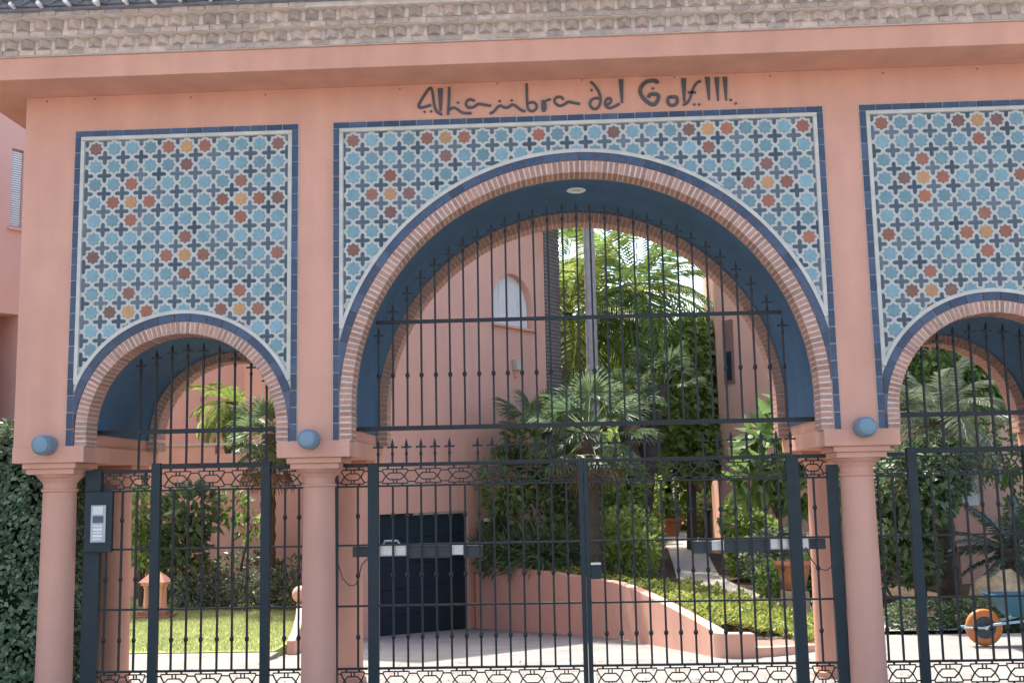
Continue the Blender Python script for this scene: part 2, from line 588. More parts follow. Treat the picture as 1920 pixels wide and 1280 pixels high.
# ------------------------------------------------------------------ ground
struct('ground', MB().add([(-300, -300, -0.70), (300, -300, -0.70), (300, 400, -0.70), (-300, 400, -0.70)], [(0, 1, 2, 3)]), 'soil')
struct('street', MB().box(-60, 60, -60, -3.0, -0.72, -0.10), 'street')
struct('pavement', MB().box(-60, 60, -2.996, -0.35, -0.72, 0.0), 'concrete')


def ramp_z(y):
    return max(-0.49, min(0.0, -0.0690 * (y - 2.9)))


RW = [(1.54, 3.05, 0.28), (1.52, 3.3, 0.30), (1.36, 3.9, 0.36), (1.1, 4.8, 0.45), (0.82, 5.9, 0.53), (0.56, 6.7, 0.58), (0.12, 7.4, 0.60), (-0.80, 8.7, 0.65), (-1.86, 10.05, 0.70)]
mb = MB()
mb.box(-30, 30, -0.346, 2.9, -0.72, 0.0)
mb.box(1.75, 30, 2.904, 4.75, -0.72, -0.002)
mb.box(-30, -3.95, 2.904, 3.95, -0.72, -0.002)
ys = [2.904, 3.5, 4.2, 5, 5.8, 6.6, 7.4, 8.2, 9, 10, 11]
vs, fs = [], []
for y in ys:
    vs += [(-4.2 if y < 6.9 else -4.2 + (y - 6.9) * 0.2, y, ramp_z(y)), (2.3, y, ramp_z(y))]
for i in range(len(ys) - 1):
    fs.append((2 * i, 2 * i + 1, 2 * i + 3, 2 * i + 2))
mb.add(vs, fs)
DRV = struct('driveway', mb, 'concrete')
jm = MB()
for y in (0.9, 2.15):
    jm.box(-6, 6, y, y + 0.012, 0.0, 0.0012)
for x in (-2.2, 0.1, 2.4):
    jm.box(x, x + 0.012, -0.3, 2.88, 0.0, 0.0012)
jm.build('expansion_joint', 'plinth', DRV)
nl = 260
lp_ = np.stack([rng.uniform(-5.5, 5.5, nl), rng.uniform(0.4, 2.85, nl), np.full(nl, 0.006)], 1)
ld = unit(nl) * np.array([1, 1, 0.15])
tag(link('fallen_leaves', leaf_mesh('fallen_leaves', lp_, ld, unit(nl) * 0.3 + np.array([0, 0, 1.0]), rng.uniform(0.03, 0.07, nl), 0.022, 'dry_leaf'), None),
    'scattered dry fallen leaves on the pale driveway behind gate', 'leaves', kind='stuff')
struct('lawn', MB().box(-14, -4.0, 3.954, 12.0, -0.6, 0.01), 'turf')
n = 46000
gx = rng.uniform(-9.6, -4.02, n)
gy = rng.uniform(3.97, 9.8, n)
gp = np.stack([gx, gy, np.full(n, 0.008)], 1)
gd = unit(n) * 0.55 + np.array([0, 0, 1.0])
tag(link('grass', leaf_mesh('grass', gp, gd, unit(n), rng.uniform(0.03, 0.07, n), 0.012, 'grass_blade', tint=np.clip(rng.random(n) * 0.6 + 0.25 * np.sin(gx * 3) * np.sin(gy * 2.3) + 0.2, 0, 1)), None),
    'short sunlit grass growing on the lawn behind the left arch', 'grass', kind='stuff')


def path_z(y):
    return max(0.0, min(0.60, (y - 4.4) * 0.055))


def wall_x(y):
    pts = RW + [(-0.5, 12.2, 0.7), (-0.5, 30, 0.7)]
    for a, b in zip(pts, pts[1:]):
        if a[1] <= y <= b[1]:
            t = (y - a[1]) / (b[1] - a[1])
            return a[0] + (b[0] - a[0]) * t, a[2] + (b[2] - a[2]) * t
    return pts[0][0], pts[0][2]


def garden_z(x, y):
    xw, zw = wall_x(y)
    t = max(0.0, min(1.0, (x - xw - 0.1) / 1.3))
    return zw - 0.07 + (path_z(y) - zw + 0.07) * t


ys = [3.12, 3.5, 4, 4.6, 5.2, 6, 6.8, 7.4, 8, 8.8, 9.6, 10.05, 11, 12.2, 14, 16, 18, 20, 23, 27, 32]
offs = [0.06, 0.3, 0.7, 1.1, 1.4, 2, 3, 5, 8, 16, 30]
vs, fs = [], []
for y in ys:
    xw, zw = wall_x(y)
    for k in offs:
        x = xw + k
        z = garden_z(x, y)
        if y < 4.76 and x > 1.7:
            z -= 0.3
        vs.append((x, y, z))
m = len(offs)
for j in range(len(ys) - 1):
    for i in range(m - 1):
        fs.append((j * m + i, j * m + i + 1, (j + 1) * m + i + 1, (j + 1) * m + i))
struct('flower_bed', MB().add(vs, fs), 'soil')
# curving garden path of pale stone
pl = [(3.7, 4.8), (3.0, 5.9), (2.35, 7.2), (1.95, 8.6), (1.85, 10.2), (2.0, 12.5), (2.15, 15), (2.3, 18), (2.6, 22), (2.6, 28)]
pr_ = [(5.6, 4.8), (4.1, 6.1), (3.25, 7.5), (2.8, 9.0), (2.65, 10.4), (2.8, 12.5), (3.0, 15), (3.2, 18), (3.8, 22), (4.0, 28)]
vs, fs = [], []
for a, b in zip(pl, pr_):
    for k in range(4):
        x = a[0] + (b[0] - a[0]) * k / 3
        y = a[1] + (b[1] - a[1]) * k / 3
        vs.append((x, y, max(garden_z(x, y), path_z(y)) + 0.02))
for j in range(len(pl) - 1):
    for i in range(3):
        fs.append((j * 4 + i, j * 4 + i + 1, (j + 1) * 4 + i + 1, (j + 1) * 4 + i))
struct('garden_path', MB().add(vs, fs), 'path_stone')

# ------------------------------------------------------------------ gatehouse
GH = thing('gatehouse', 'salmon pink gatehouse with three mosaic framed arches and tiled eaves', 'gatehouse')
CX = [-3.905, 0.0, 3.905]
RO = [1.045, 2.352, 1.045]
RI = [0.93, 2.235, 0.93]
CZ = [2.673, 2.868, 2.673]
ZB = 2.53          # top of the abacus, where bricks start
ZT = 6.06          # soffit


def arc(cx, cz, r, a0, a1, n):
    return [(cx + r * math.cos(a0 + (a1 - a0) * i / n), cz + r * math.sin(a0 + (a1 - a0) * i / n)) for i in range(n + 1)]


def arcade(rad, zb, x0=-5.56, x1=5.56, zt=ZT, cz=CZ, half=None):
    """outline of a wall standing on piers: three arches cut out of its lower edge"""
    p = [(x0, zb)]
    for k in range(3):
        h = half[k] if half else rad[k]
        p += [(CX[k] - h, zb)]
        if half and abs(h - rad[k]) > 1e-4:
            p += [(CX[k] - h, cz[k])]
        p += arc(CX[k], cz[k], rad[k], PI, 0, 56 if k == 1 else 36)
        if half and abs(h - rad[k]) > 1e-4:
            p += [(CX[k] + h, cz[k])]
        p += [(CX[k] + h, zb)]
    p += [(x1, zb), (x1, zt), (x0, zt)]
    return p


wall = MB().prism_xz(arcade(RO, ZB), 0.0, 0.25).build('front_wall', 'stucco', GH)
RV = [0.985, 2.29, 0.985]
CZV = [2.655, 2.655 + 0.20, 2.655]
HB = [0.955, 2.27, 0.955]
MB().prism_xz(arcade([0.985, 2.29, 0.985], ZB - 0.02, cz=[2.665, 2.865, 2.665]), 0.252, 1.72).build('passage_wall', 'stucco', GH)
RB2 = [0.865, 2.165, 0.865]
RBO = [0.985, 2.285, 0.985]
MB().prism_xz(arcade(RBO, ZB, cz=[2.66, 2.85, 2.66]), 1.722, 1.98).build('rear_wall', 'stucco', GH)
# painted vault linings, a thin shell under each arch
for k in range(3):
    cx, cz, r = CX[k], [2.665, 2.865, 2.665][k], RV[k] - 0.004
    n = 56
    zs = 2.65
    outer = [(cx - r, zs)] + arc(cx, cz, r, PI, 0, n) + [(cx + r, zs)]
    inner = [(cx - r + 0.018, zs)] + arc(cx, cz, r - 0.018, PI, 0, n) + [(cx + r - 0.018, zs)]
    poly = outer + inner[::-1]
    mbv = MB()
    m = len(outer)
    vs = [(x, 0.256, z) for x, z in outer] + [(x, 0.256, z) for x, z in inner] + [(x, 1.718, z) for x, z in outer] + [(x, 1.718, z) for x, z in inner]
    fs = []
    for i in range(m - 1):
        fs += [(i, i + 1, m + i + 1, m + i), (m + i, m + i + 1, 3 * m + i + 1, 3 * m + i), (2 * m + i, 3 * m + i, 3 * m + i + 1, 2 * m + i + 1)]
    fs += [(0, m, 3 * m, 2 * m), (m - 1, 3 * m - 1, 4 * m - 1, 2 * m - 1)]
    mbv.add(vs, fs).build('vault', 'vault_paint', GH, smooth=False)
# beams over the column pairs and capitals
COLX = [-5.21, -2.61, 2.61, 5.21]
for i, x in enumerate(COLX):
    x0, x1 = x - 0.355, x + 0.355
    MB().box(x0, x1, -0.012, 1.99, 2.372, 2.532).build('abacus', 'stucco', GH, bevel=0.008)
    for y, nm in ((0.28, 'front'), (1.70, 'rear')):
        prof = [(0.205, 0.0), (0.205, 0.05), (0.180, 0.06), (0.174, 0.10)]
        prof += [(0.172, 0.2), (0.166, 1.0), (0.158, 2.085), (0.158, 2.09), (0.172, 2.095), (0.176, 2.105), (0.172, 2.118), (0.158, 2.122), (0.158, 2.165),
                 (0.165, 2.185), (0.185, 2.205), (0.195, 2.222), (0.205, 2.225), (0.225, 2.25), (0.235, 2.262)]
        c = MB().lathe(prof, 36).build('column', 'stucco', GH, (x, y, 0), smooth=True)
        e = c.modifiers.new('split', 'EDGE_SPLIT')
        e.split_angle = R(38)
        cap = MB().box(-0.235, 0.235, -0.235, 0.235, 2.263, 2.318)
        cap.box(-0.265, 0.265, -0.262, 0.262, 2.318, 2.3715)
        cap.build('capital', 'stucco', c, bevel=0.006)


# brick rings
def brick_mesh(w, h, d0, d1):
    b = 0.003
    return MB().box(-w / 2, w / 2, d0, d1, 0, h).mesh('brick')


STAR_S = 0.0500
P = 0.185


def star_poly(s=STAR_S):
    out = []
    for i in range(16):
        a = PI / 8 * i
        r = s * math.sqrt(2) if i % 2 == 0 else s * 1.0824
        out.append((r * math.cos(a), r * math.sin(a)))
    return out


def cross_poly():
    w, l, t = 0.0185, 0.056, 0.0715
    q = [(w, w), (w, l), (0.007, t), (-0.007, t), (-w, l), (-w, w)]
    out = []
    for k in range(4):
        a = PI / 2 * k
        out += [(x * math.cos(a) - z * math.sin(a), x * math.sin(a) + z * math.cos(a)) for x, z in q]
    # order: start right-top going counter-clockwise
    res = []
    for p in out:
        if not res or (abs(p[0] - res[-1][0]) + abs(p[1] - res[-1][1])) > 1e-6:
            res.append(p)
    if abs(res[0][0] - res[-1][0]) + abs(res[0][1] - res[-1][1]) < 1e-6:
        res.pop()
    return res


def tile_mb(poly, y0=-0.011, y1=-0.002, cham=0.0035):
    """tile plate with a small glazed chamfer round its front face"""
    n = len(poly)
    cx = sum(p[0] for p in poly) / n
    cz = sum(p[1] for p in poly) / n
    f = [(cx + (x - cx) * 0.965, cz + (z - cz) * 0.965) for x, z in poly]
    vs = [(x, y0, z) for x, z in f] + [(x, y0 + cham, z) for x, z in poly] + [(x, y1, z) for x, z in poly]
    fs = [tuple(range(n))]
    for i in range(n):
        j = (i + 1) % n
        fs += [(i, i + n, j + n, j), (i + n, i + 2 * n, j + 2 * n, j + n)]
    return MB().add(vs, fs)


def clip(poly, nx, nz, d):
    """keep the side where nx*x+nz*z >= d"""
    out = []
    for i in range(len(poly)):
        a, b = poly[i - 1], poly[i]
        da, db = nx * a[0] + nz * a[1] - d, nx * b[0] + nz * b[1] - d
        if (da >= 0) != (db >= 0):
            t = da / (da - db)
            out.append((a[0] + (b[0] - a[0]) * t, a[1] + (b[1] - a[1]) * t))
        if db >= 0:
            out.append(b)
    return out


STAR = star_poly()
CROSS = cross_poly()
star_me = {c: tile_mb(STAR).mesh('star_tile') for c in ('star_blue', 'star_brown', 'star_ochre')}
cross_me = tile_mb(CROSS).mesh('cross_tile')


def side_colour(i, j):
    f = {(5, 0), (5, 6), (2, 3), (8, 3), (2, 9), (8, 9), (11, 3)}
    if (i, j) in f:
        return 'star_ochre'
    for a, b in f:
        if abs(a - i) + abs(b - j) == 1:
            return 'star_brown'
    if i in (0, 10) and j in (0, 6):
        return 'star_brown'
    return 'star_blue'


def mid_colour(i, j):
    if i > 12:
        i = 24 - i
    if (i, j) in ((5, 0), (2, 3)):
        return 'star_ochre'
    if (i, j) in ((4, 0), (6, 0), (5, 1), (1, 3), (3, 3), (2, 2), (2, 4), (0, 0), (10, 0), (0, 6)):
        return 'star_brown'
    return 'star_blue'


PX = [(-5.04, -2.77), (-2.42, 2.42), (2.77, 5.04)]
PTOP = 5.692
BW = 0.062
for k in range(3):
    cx, cz, ro, ri = CX[k], CZ[k], RO[k], RI[k]
    # ---- arch ring
    A = MB()
    m_out = [(cx - ro, ZB)] + arc(cx, cz, ro, PI, 0, 64) + [(cx + ro, ZB)]
    m_in = [(cx - ri - 0.006, ZB)] + arc(cx, cz, ri + 0.006, PI, 0, 64) + [(cx + ri + 0.006, ZB)]
    n = len(m_out)
    vs = [(x, y, z) for y in (-0.004, 0.246) for pl2 in (m_out, m_in) for x, z in pl2]
    fs = []
    for i in range(n - 1):
        fs += [(i, i + 1, n + i + 1, n + i), (n + i, n + i + 1, 3 * n + i + 1, 3 * n + i), (2 * n + i, 3 * n + i, 3 * n + i + 1, 2 * n + i + 1)]
    ARCH = A.add(vs, fs).build('arch', 'mortar', GH)
    pitch = 0.055 if k == 1 else 0.048
    bme = [MB().box(-pitch * 0.335, pitch * 0.335, -0.013 + 0.003 * q, 0.249, 0, ro - ri - 0.004).mesh('brick') for q in range(3)]
    st = cz - ZB
    L_arc = PI * (ro + ri) / 2
    na = int(round(L_arc / pitch))
    ns = max(1, int(round(st / pitch)))
    spots = []
    for i in range(na):
        a = PI * (i + 0.5) / na
        spots.append((cx + ri * math.cos(a), cz + ri * math.sin(a), PI / 2 - a))
    for i in range(ns):
        z = ZB + st * (i + 0.5) / ns
        spots.append((cx - ri, z, -PI / 2))
        spots.append((cx + ri, z, PI / 2))
    for x, z, th in spots:
        if x > 4.9:
            continue
        o = shared('brick', random.choice(bme), 'brick', ARCH, (x, 0, z), (random.uniform(-.006, .006), th + random.uniform(-.012, .012), random.uniform(-.006, .006)))
    # ---- navy ring tiles
    rb0, rb1 = ro + 0.006, ro + 0.082
    da = 0.165 / rb1
    amin = math.acos(min(1, (PX[k][1] - cx - BW - 0.002) / rb1))
    nt = int((PI - 2 * amin) / da)
    da = (PI - 2 * amin) / nt
    seg = []
    g = 0.004 / rb1
    for rr_, rev in ((rb1, 0), (rb0, 1)):
        pts = arc(0, 0, rr_, PI / 2 + da / 2 - g, PI / 2 - da / 2 + g, 4)
        seg += pts[::-1] if rev else pts
    seg = seg[::-1]
    rme = MB().prism_xz(seg, -0.014, 0.002).mesh('ring_tile')
    for i in range(nt):
        a = amin + da * (i + 0.5)
        if cx + rb1 * math.cos(a) > 4.95:
            continue
        shared('ring_tile', rme, 'tile_navy', ARCH, (cx, random.uniform(-.0015, .0015), cz), (0, PI / 2 - a, 0))
    # ring tiles cut where they run into the straight border
    lim = PX[k][1] - cx - BW - 0.004
    a = amin
    while a > 0.02:
        b_ = max(0.0, a - da)
        for s in (-1, 1):
            pg = arc(0, 0, rb1, b_ + g, a - g, 5) + arc(0, 0, rb0, a - g, b_ + g, 5)
            pg = clip(pg, -1, 0, -lim)
            if len(pg) > 2 and cx + s * rb0 < 4.95:
                pg = [(s * x, z) for x, z in pg]
                if s > 0:
                    pg = pg
                MB().prism_xz(pg if s > 0 else pg[::-1], -0.0135, 0.002).build('ring_tile', 'tile_navy', ARCH, (cx, 0, cz))
        a -= da
    if lim - rb0 > 0.012:
        for s in (-1, 1):
            xa, xb = sorted((cx + s * rb0, cx + s * lim))
            if xa < 4.9:
                MB().box(xa, xb, -0.0135, 0.002, ZB + 0.002, cz - 0.004).build('ring_tile', 'tile_navy', ARCH)
    # ---- mosaic panel
    x0, x1 = PX[k]
    ix0, ix1, itop = x0 + BW, x1 - BW, PTOP - BW      # inside of the navy border
    mx0, mx1, mtop = ix0 + 0.046, ix1 - 0.046, itop - 0.046
    rg = rb1 + 0.002
    hw = (ix1 - ix0) / 2 - 0.002
    a1 = math.acos(min(1, hw / rg))
    poly = [(cx + hw, itop - 0.002), (cx - hw, itop - 0.002)] + arc(cx, cz, rg, PI - a1, a1, 60)
    PAN = MB().prism_xz(poly, -0.005, 0.02).build('mosaic_panel', 'grout', GH)
    # cream moulding: straight frame with a mitred profile plus the arch fillet
    rc0, rc1 = rb1 + 0.002, rb1 + 0.038
    fr = MB()
    zb_f = cz + math.sqrt(max(0.0, rc1 ** 2 - (hw - 0.0) ** 2))
    fr.prism_xz([(ix0, itop - 0.04), (ix1, itop - 0.04), (ix1, itop), (ix0, itop)], -0.024, 0.0)
    fr.prism_xz([(ix0, zb_f), (ix0 + 0.04, zb_f + 0.07), (ix0 + 0.04, itop - 0.0405), (ix0, itop - 0.0405)], -0.024, 0.0)
    fr.prism_xz([(ix1 - 0.04, zb_f + 0.07), (ix1, zb_f), (ix1, itop - 0.0405), (ix1 - 0.04, itop - 0.0405)], -0.024, 0.0)
    fr.build('moulding', 'cream', PAN, bevel=0.006)
    ac = math.acos(min(1, hw / rc1))
    cr = arc(cx, cz, rc1, PI - ac, ac, 60) + arc(cx, cz, rc0, ac, PI - ac, 60)
    MB().prism_xz(cr[::-1], -0.0225, 0.0).build('moulding', 'cream', PAN)
    ncol = 25 if k == 1 else 11
    sx = cx - (ncol - 1) / 2 * P + (0.004 if k == 0 else 0)
    rcl = rc1 - 0.004
    for j in range(-1, 14):
        for i in range(-1, ncol):
            for kind in ('star', 'cross'):
                if kind == 'star':
                    if i < 0 or j < 0:
                        continue
                    x, z = sx + i * P, 5.5 - j * P
                    base = STAR
                else:
                    x, z = sx + (i + 0.5) * P, 5.5 - (j + 0.5) * P
                    base = CROSS
                if x > 4.75 or z < 3.2:
                    continue
                pl3 = [(x + a, z + b) for a, b in base]
                whole = True
                for nx, nz, d in ((1, 0, mx0), (-1, 0, -mx1), (0, -1, -mtop)):
                    q = clip(pl3, nx, nz, d)
                    if len(q) != len(pl3) or q != pl3:
                        if any(nx * a + nz * b < d for a, b in pl3):
                            whole = False
                            pl3 = q
                    if not pl3:
                        break
                if not pl3:
                    continue
                dx, dz = x - cx, z - cz
                dd = math.hypot(dx, dz)
                if min(math.hypot(a - cx, b - cz) for a, b in pl3) < rcl:
                    whole = False
                    ux, uz = dx / dd, dz / dd
                    pl3 = clip(pl3, ux, uz, ux * cx + uz * cz + rcl)
                    if len(pl3) < 3:
                        continue
                mat = (mid_colour(i, j) if k == 1 else side_colour(i, j)) if kind == 'star' else 'cross_navy'
                yj = random.uniform(-0.0012, 0.0012)
                rot = (random.uniform(-.012, .012), random.uniform(-.02, .02), random.uniform(-.012, .012))
                if whole:
                    shared(kind + '_tile', star_me[mat] if kind == 'star' else cross_me, mat, PAN, (x, yj, z), rot)
                else:
                    ar = 0.5 * abs(sum(pl3[q - 1][0] * pl3[q][1] - pl3[q][0] * pl3[q - 1][1] for q in range(len(pl3))))
                    if ar < 0.0003:
                        continue
                    tile_mb([(a - x, b - z) for a, b in pl3]).build('cut_tile', mat, PAN, (x, yj, z))
    # ---- straight navy border tiles
    tl = 0.165
    nh = int(round((x1 - x0) / tl))
    th = (x1 - x0) / nh
    hme = MB().box(-th / 2 + 0.004, th / 2 - 0.004, -0.014, 0.002, -BW / 2 + 0.003, BW / 2 - 0.003).mesh('border_tile')
    for i in range(nh):
        x = x0 + th * (i + 0.5)
        if x < 4.8:
            shared('border_tile', hme, 'tile_navy', PAN, (x, random.uniform(-.0015, .0015), PTOP - BW / 2))
    nv = int(round((PTOP - BW - ZB) / tl))
    tv = (PTOP - BW - ZB) / nv
    vme = MB().box(-BW / 2 + 0.003, BW / 2 - 0.003, -0.014, 0.002, -tv / 2 + 0.004, tv / 2 - 0.004).mesh('border_tile')
    for i in range(nv):
        z = ZB + tv * (i + 0.5)
        for x in (x0 + BW / 2, x1 - BW / 2):
            if x < 4.8:
                shared('border_tile', vme, 'tile_navy', PAN, (x, random.uniform(-.0015, .0015), z))
    bk = MB().box(x0 - 0.003, ix0, -0.006, 0.0, ZB, PTOP).box(ix1, x1 + 0.003, -0.006, 0.0, ZB, PTOP)
    bk.box(ix0 + 0.0005, ix1 - 0.0005, -0.006, 0.0, itop, PTOP + 0.003).build('border_grout', 'cream', PAN)
    # ---- rear arch of bricks
    ro2, ri2, cz2 = RBO[k], RB2[k], [2.66, 2.85, 2.66][k]
    na = int(PI * ro2 / 0.055)
    rbm = MB()
    for i in range(na):
        a = PI * (i + 0.5) / na
        ca, sa = math.cos(a), math.sin(a)
        w = PI * ri2 / na * 0.40
        vs = []
        for y in (1.712, 1.976):
            for r2, s in ((ri2, -1), (ri2, 1), (ro2 - 0.004, 1), (ro2 - 0.004, -1)):
                vs.append((cx + r2 * ca - s * w * sa, y, cz2 + r2 * sa + s * w * ca))
        rbm.add(vs, [(0, 1, 2, 3), (4, 7, 6, 5), (0, 4, 5, 1), (1, 5, 6, 2), (2, 6, 7, 3), (3, 7, 4, 0)])
    zz = ZB
    while zz < cz2 - 0.02:
        for s in (-1, 1):
            xa, xb = sorted((cx + s * ri2, cx + s * (ro2 - 0.004)))
            rbm.box(xa, xb, 1.712, 1.976, zz + 0.008, zz + 0.046)
        zz += 0.055
    RA = rbm.build('rear_arch', 'brick', GH)
    RA['kind'] = 'stuff'
    m_out = [(cx - ro2, ZB)] + arc(cx, cz2, ro2, PI, 0, 64) + [(cx + ro2, ZB)]
    m_in = [(cx - ri2 - 0.008, ZB)] + arc(cx, cz2, ri2 + 0.008, PI, 0, 64) + [(cx + ri2 + 0.008, ZB)]
    n = len(m_out)
    vs = [(x, y, z) for y in (1.724, 1.972) for pl2 in (m_out, m_in) for x, z in pl2]
    fs = []
    for i in range(n - 1):
        fs += [(i, i + 1, n + i + 1, n + i), (n + i, n + i + 1, 3 * n + i + 1, 3 * n + i), (2 * n + i, 3 * n + i, 3 * n + i + 1, 2 * n + i + 1)]
    MB().add(vs, fs).build('mortar_bed', 'mortar', GH)

# ---- eaves: soffit slab, brick courses, roof tiles
EX = 6.04
MB().box(-EX, EX, -0.50, 2.48, ZT + 0.002, 6.282).build('fascia', 'stucco', GH, bevel=0.006)
COR = MB().box(-EX - 0.02, EX + 0.02, -0.525, 2.5, 6.284, 6.345).box(-EX - 0.02, EX + 0.02, -0.53, 2.5, 6.345, 6.43)
COR.box(-EX - 0.06, EX + 0.06, -0.625, 2.6, 6.43, 6.488).box(-EX - 0.08, EX + 0.08, -0.64, 2.62, 6.488, 6.58)
COR.box(-EX - 0.15, EX + 0.15, -0.735, 2.7, 6.58, 6.63)
COR = COR.build('cornice', 'mortar_grey', GH)
for (yf, z0, z1, pt) in ((-0.535, 6.288, 6.342, 0.160), (-0.637, 6.433, 6.485, 0.160), (-0.745, 6.583, 6.63, 0.16)):
    bm_ = MB().box(-pt / 2 + 0.006, pt / 2 - 0.006, yf, yf + 0.1, z0 + 0.002, z1 - 0.001).mesh('cornice_brick')
    x = -EX + 0.05 + random.random() * 0.05
    while x < 5.0:
        if not (yf < -0.7 and x > -2.5):
            shared('cornice_brick', bm_, 'brick_grey', COR, (x, random.uniform(-.004, .004), random.uniform(-.002, .002)))
        x += pt
for (yt, z0, z1, pt) in ((-0.602, 6.348, 6.428, 0.165), (-0.71, 6.491, 6.578, 0.165)):
    h = 0.064
    bm_ = MB().prism_xy([(0, -0.0), (h, h), (0, 2 * h), (-h, h)], z0, z1).mesh('dogtooth_brick')
    x = -EX + 0.08
    while x < 5.0:
        shared('dogtooth_brick', bm_, 'brick_grey', COR, (x, yt + random.uniform(-.004, .004), 0), (0, 0, random.uniform(-.05, .05)))
        x += pt
ROOF = MB()
nx = 360
vs, fs = [], []
for j, (y, z) in enumerate(((-0.86, 6.66), (0.99, 7.42), (2.84, 6.66))):
    for i in range(nx + 1):
        x = -6.3 + 12.6 * i / nx
        vs.append((x, y, z + 0.03 * math.cos(2 * PI * x / 0.27)))
for j in range(2):
    for i in range(nx):
        fs.append((j * (nx + 1) + i, j * (nx + 1) + i + 1, (j + 1) * (nx + 1) + i + 1, (j + 1) * (nx + 1) + i))
ROOF.add(vs, fs)
ROOF = ROOF.build('roof', 'roof_tile', GH)
MB().box(-6.25, 6.25, -0.79, 2.77, 6.632, 6.655).box(-6.25, 6.25, -0.83, -0.80, 6.6555, 6.76).build('eave_board', 'roof_tile', GH)
tm = MB()
vs, fs = [], []
ln, n = 0.46, 10
for (y, z, s) in ((0, 0, 1.0), (ln, ln * 0.41, 0.82)):
    for i in range(n + 1):
        a = PI * i / n
        for r in (0.105 * s, 0.090 * s):
            vs.append((-r * math.cos(a), y, z + r * math.sin(a) * 0.8))
k2 = 2 * (n + 1)
for i in range(n):
    a = 2 * i
    fs += [(a, a + 2, a + k2 + 2, a + k2), (a + 1, a + k2 + 1, a + k2 + 3, a + 3), (a, a + 1, a + 3, a + 2)]
tme = tm.add(vs, fs).mesh('roof_tile')
plug = MB().lathe([(0.0, 0.0), (0.05, 0.0), (0.06, 0.03), (0.05, 0.09)], 10, 'y').mesh('mortar_plug')
i = 0
x = -6.12
while x < 5.2:
    t = shared('roof_tile', tme, 'roof_tile', ROOF, (x, -0.93 + random.uniform(-.012, .012), 6.665), (0, random.uniform(-.03, .03), random.uniform(-.03, .03)))
    pl_ = shared('mortar_plug', plug, 'white_mortar', t, (random.uniform(-.01, .01), 0.03, -0.012), (0, random.uniform(0, 3), 0))
    pl_.scale = (random.uniform(.3, .55), 1, random.uniform(.25, .45))
    x += 0.27
HOLES = [(-5.35, 6.02), (-4.86, 6.03), (-3.87, 6.01), (-3.11, 6.01), (-1.75, 6.02), (-0.77, 6.04), (0.07, 6.045), (0.99, 6.04), (1.93, 6.02), (3.03, 6.01), (3.94, 6.02)]
hm = MB().lathe([(0.0, -0.008), (0.006, -0.008), (0.009, -0.004), (0.009, 0.002)], 8, 'y').mesh('wall_anchor')
for x, z in HOLES:
    shared('wall_anchor', hm, 'brick_dark', GH, (x, 0, z))
rl = MB().lathe([(0.055, -0.004), (0.10, -0.004), (0.105, -0.012), (0.09, -0.02), (0.06, -0.016), (0.055, -0.004)], 24, caps=False).build('ceiling_light_rim', 'white_paint', GH, (0.0, 0.74, 5.135), smooth=True)
MB().lathe([(0.0, -0.006), (0.058, -0.006), (0.058, 0.0)], 20).build('lens', 'plastic_grey', rl)

# ------------------------------------------------------------------ lettering over the main arch
def stroke_mb(mb, pts, w, y0=-0.014, y1=-0.001):
    # smooth the traced centre line, then sweep a flat strip of steady width
    P2 = [Vector((p[0], p[1])) for p in pts]
    if len(P2) > 2:
        for _ in range(2):
            Q = [P2[0]]
            for a, b in zip(P2, P2[1:]):
                Q += [a * 0.75 + b * 0.25, a * 0.25 + b * 0.75]
            Q.append(P2[-1])
            P2 = Q
    n = len(P2)
    L, Rr = [], []
    for i, p in enumerate(P2):
        d = (P2[min(i + 1, n - 1)] - P2[max(i - 1, 0)]).normalized()
        s = Vector((-d.y, d.x)) * w / 2
        L.append(p + s)
        Rr.append(p - s)
    vs = [(p.x, y0, p.y) for p in L] + [(p.x, y0, p.y) for p in Rr] + [(p.x, y1, p.y) for p in L] + [(p.x, y1, p.y) for p in Rr]
    fs = []
    for i in range(n - 1):
        fs += [(i, n + i, n + i + 1, i + 1), (i, i + 1, 2 * n + i + 1, 2 * n + i), (n + i, 3 * n + i, 3 * n + i + 1, n + i + 1)]
    fs += [(0, 2 * n, 3 * n, n), (n - 1, 2 * n - 1, 4 * n - 1, 3 * n - 1)]
    mb.add(vs, fs)


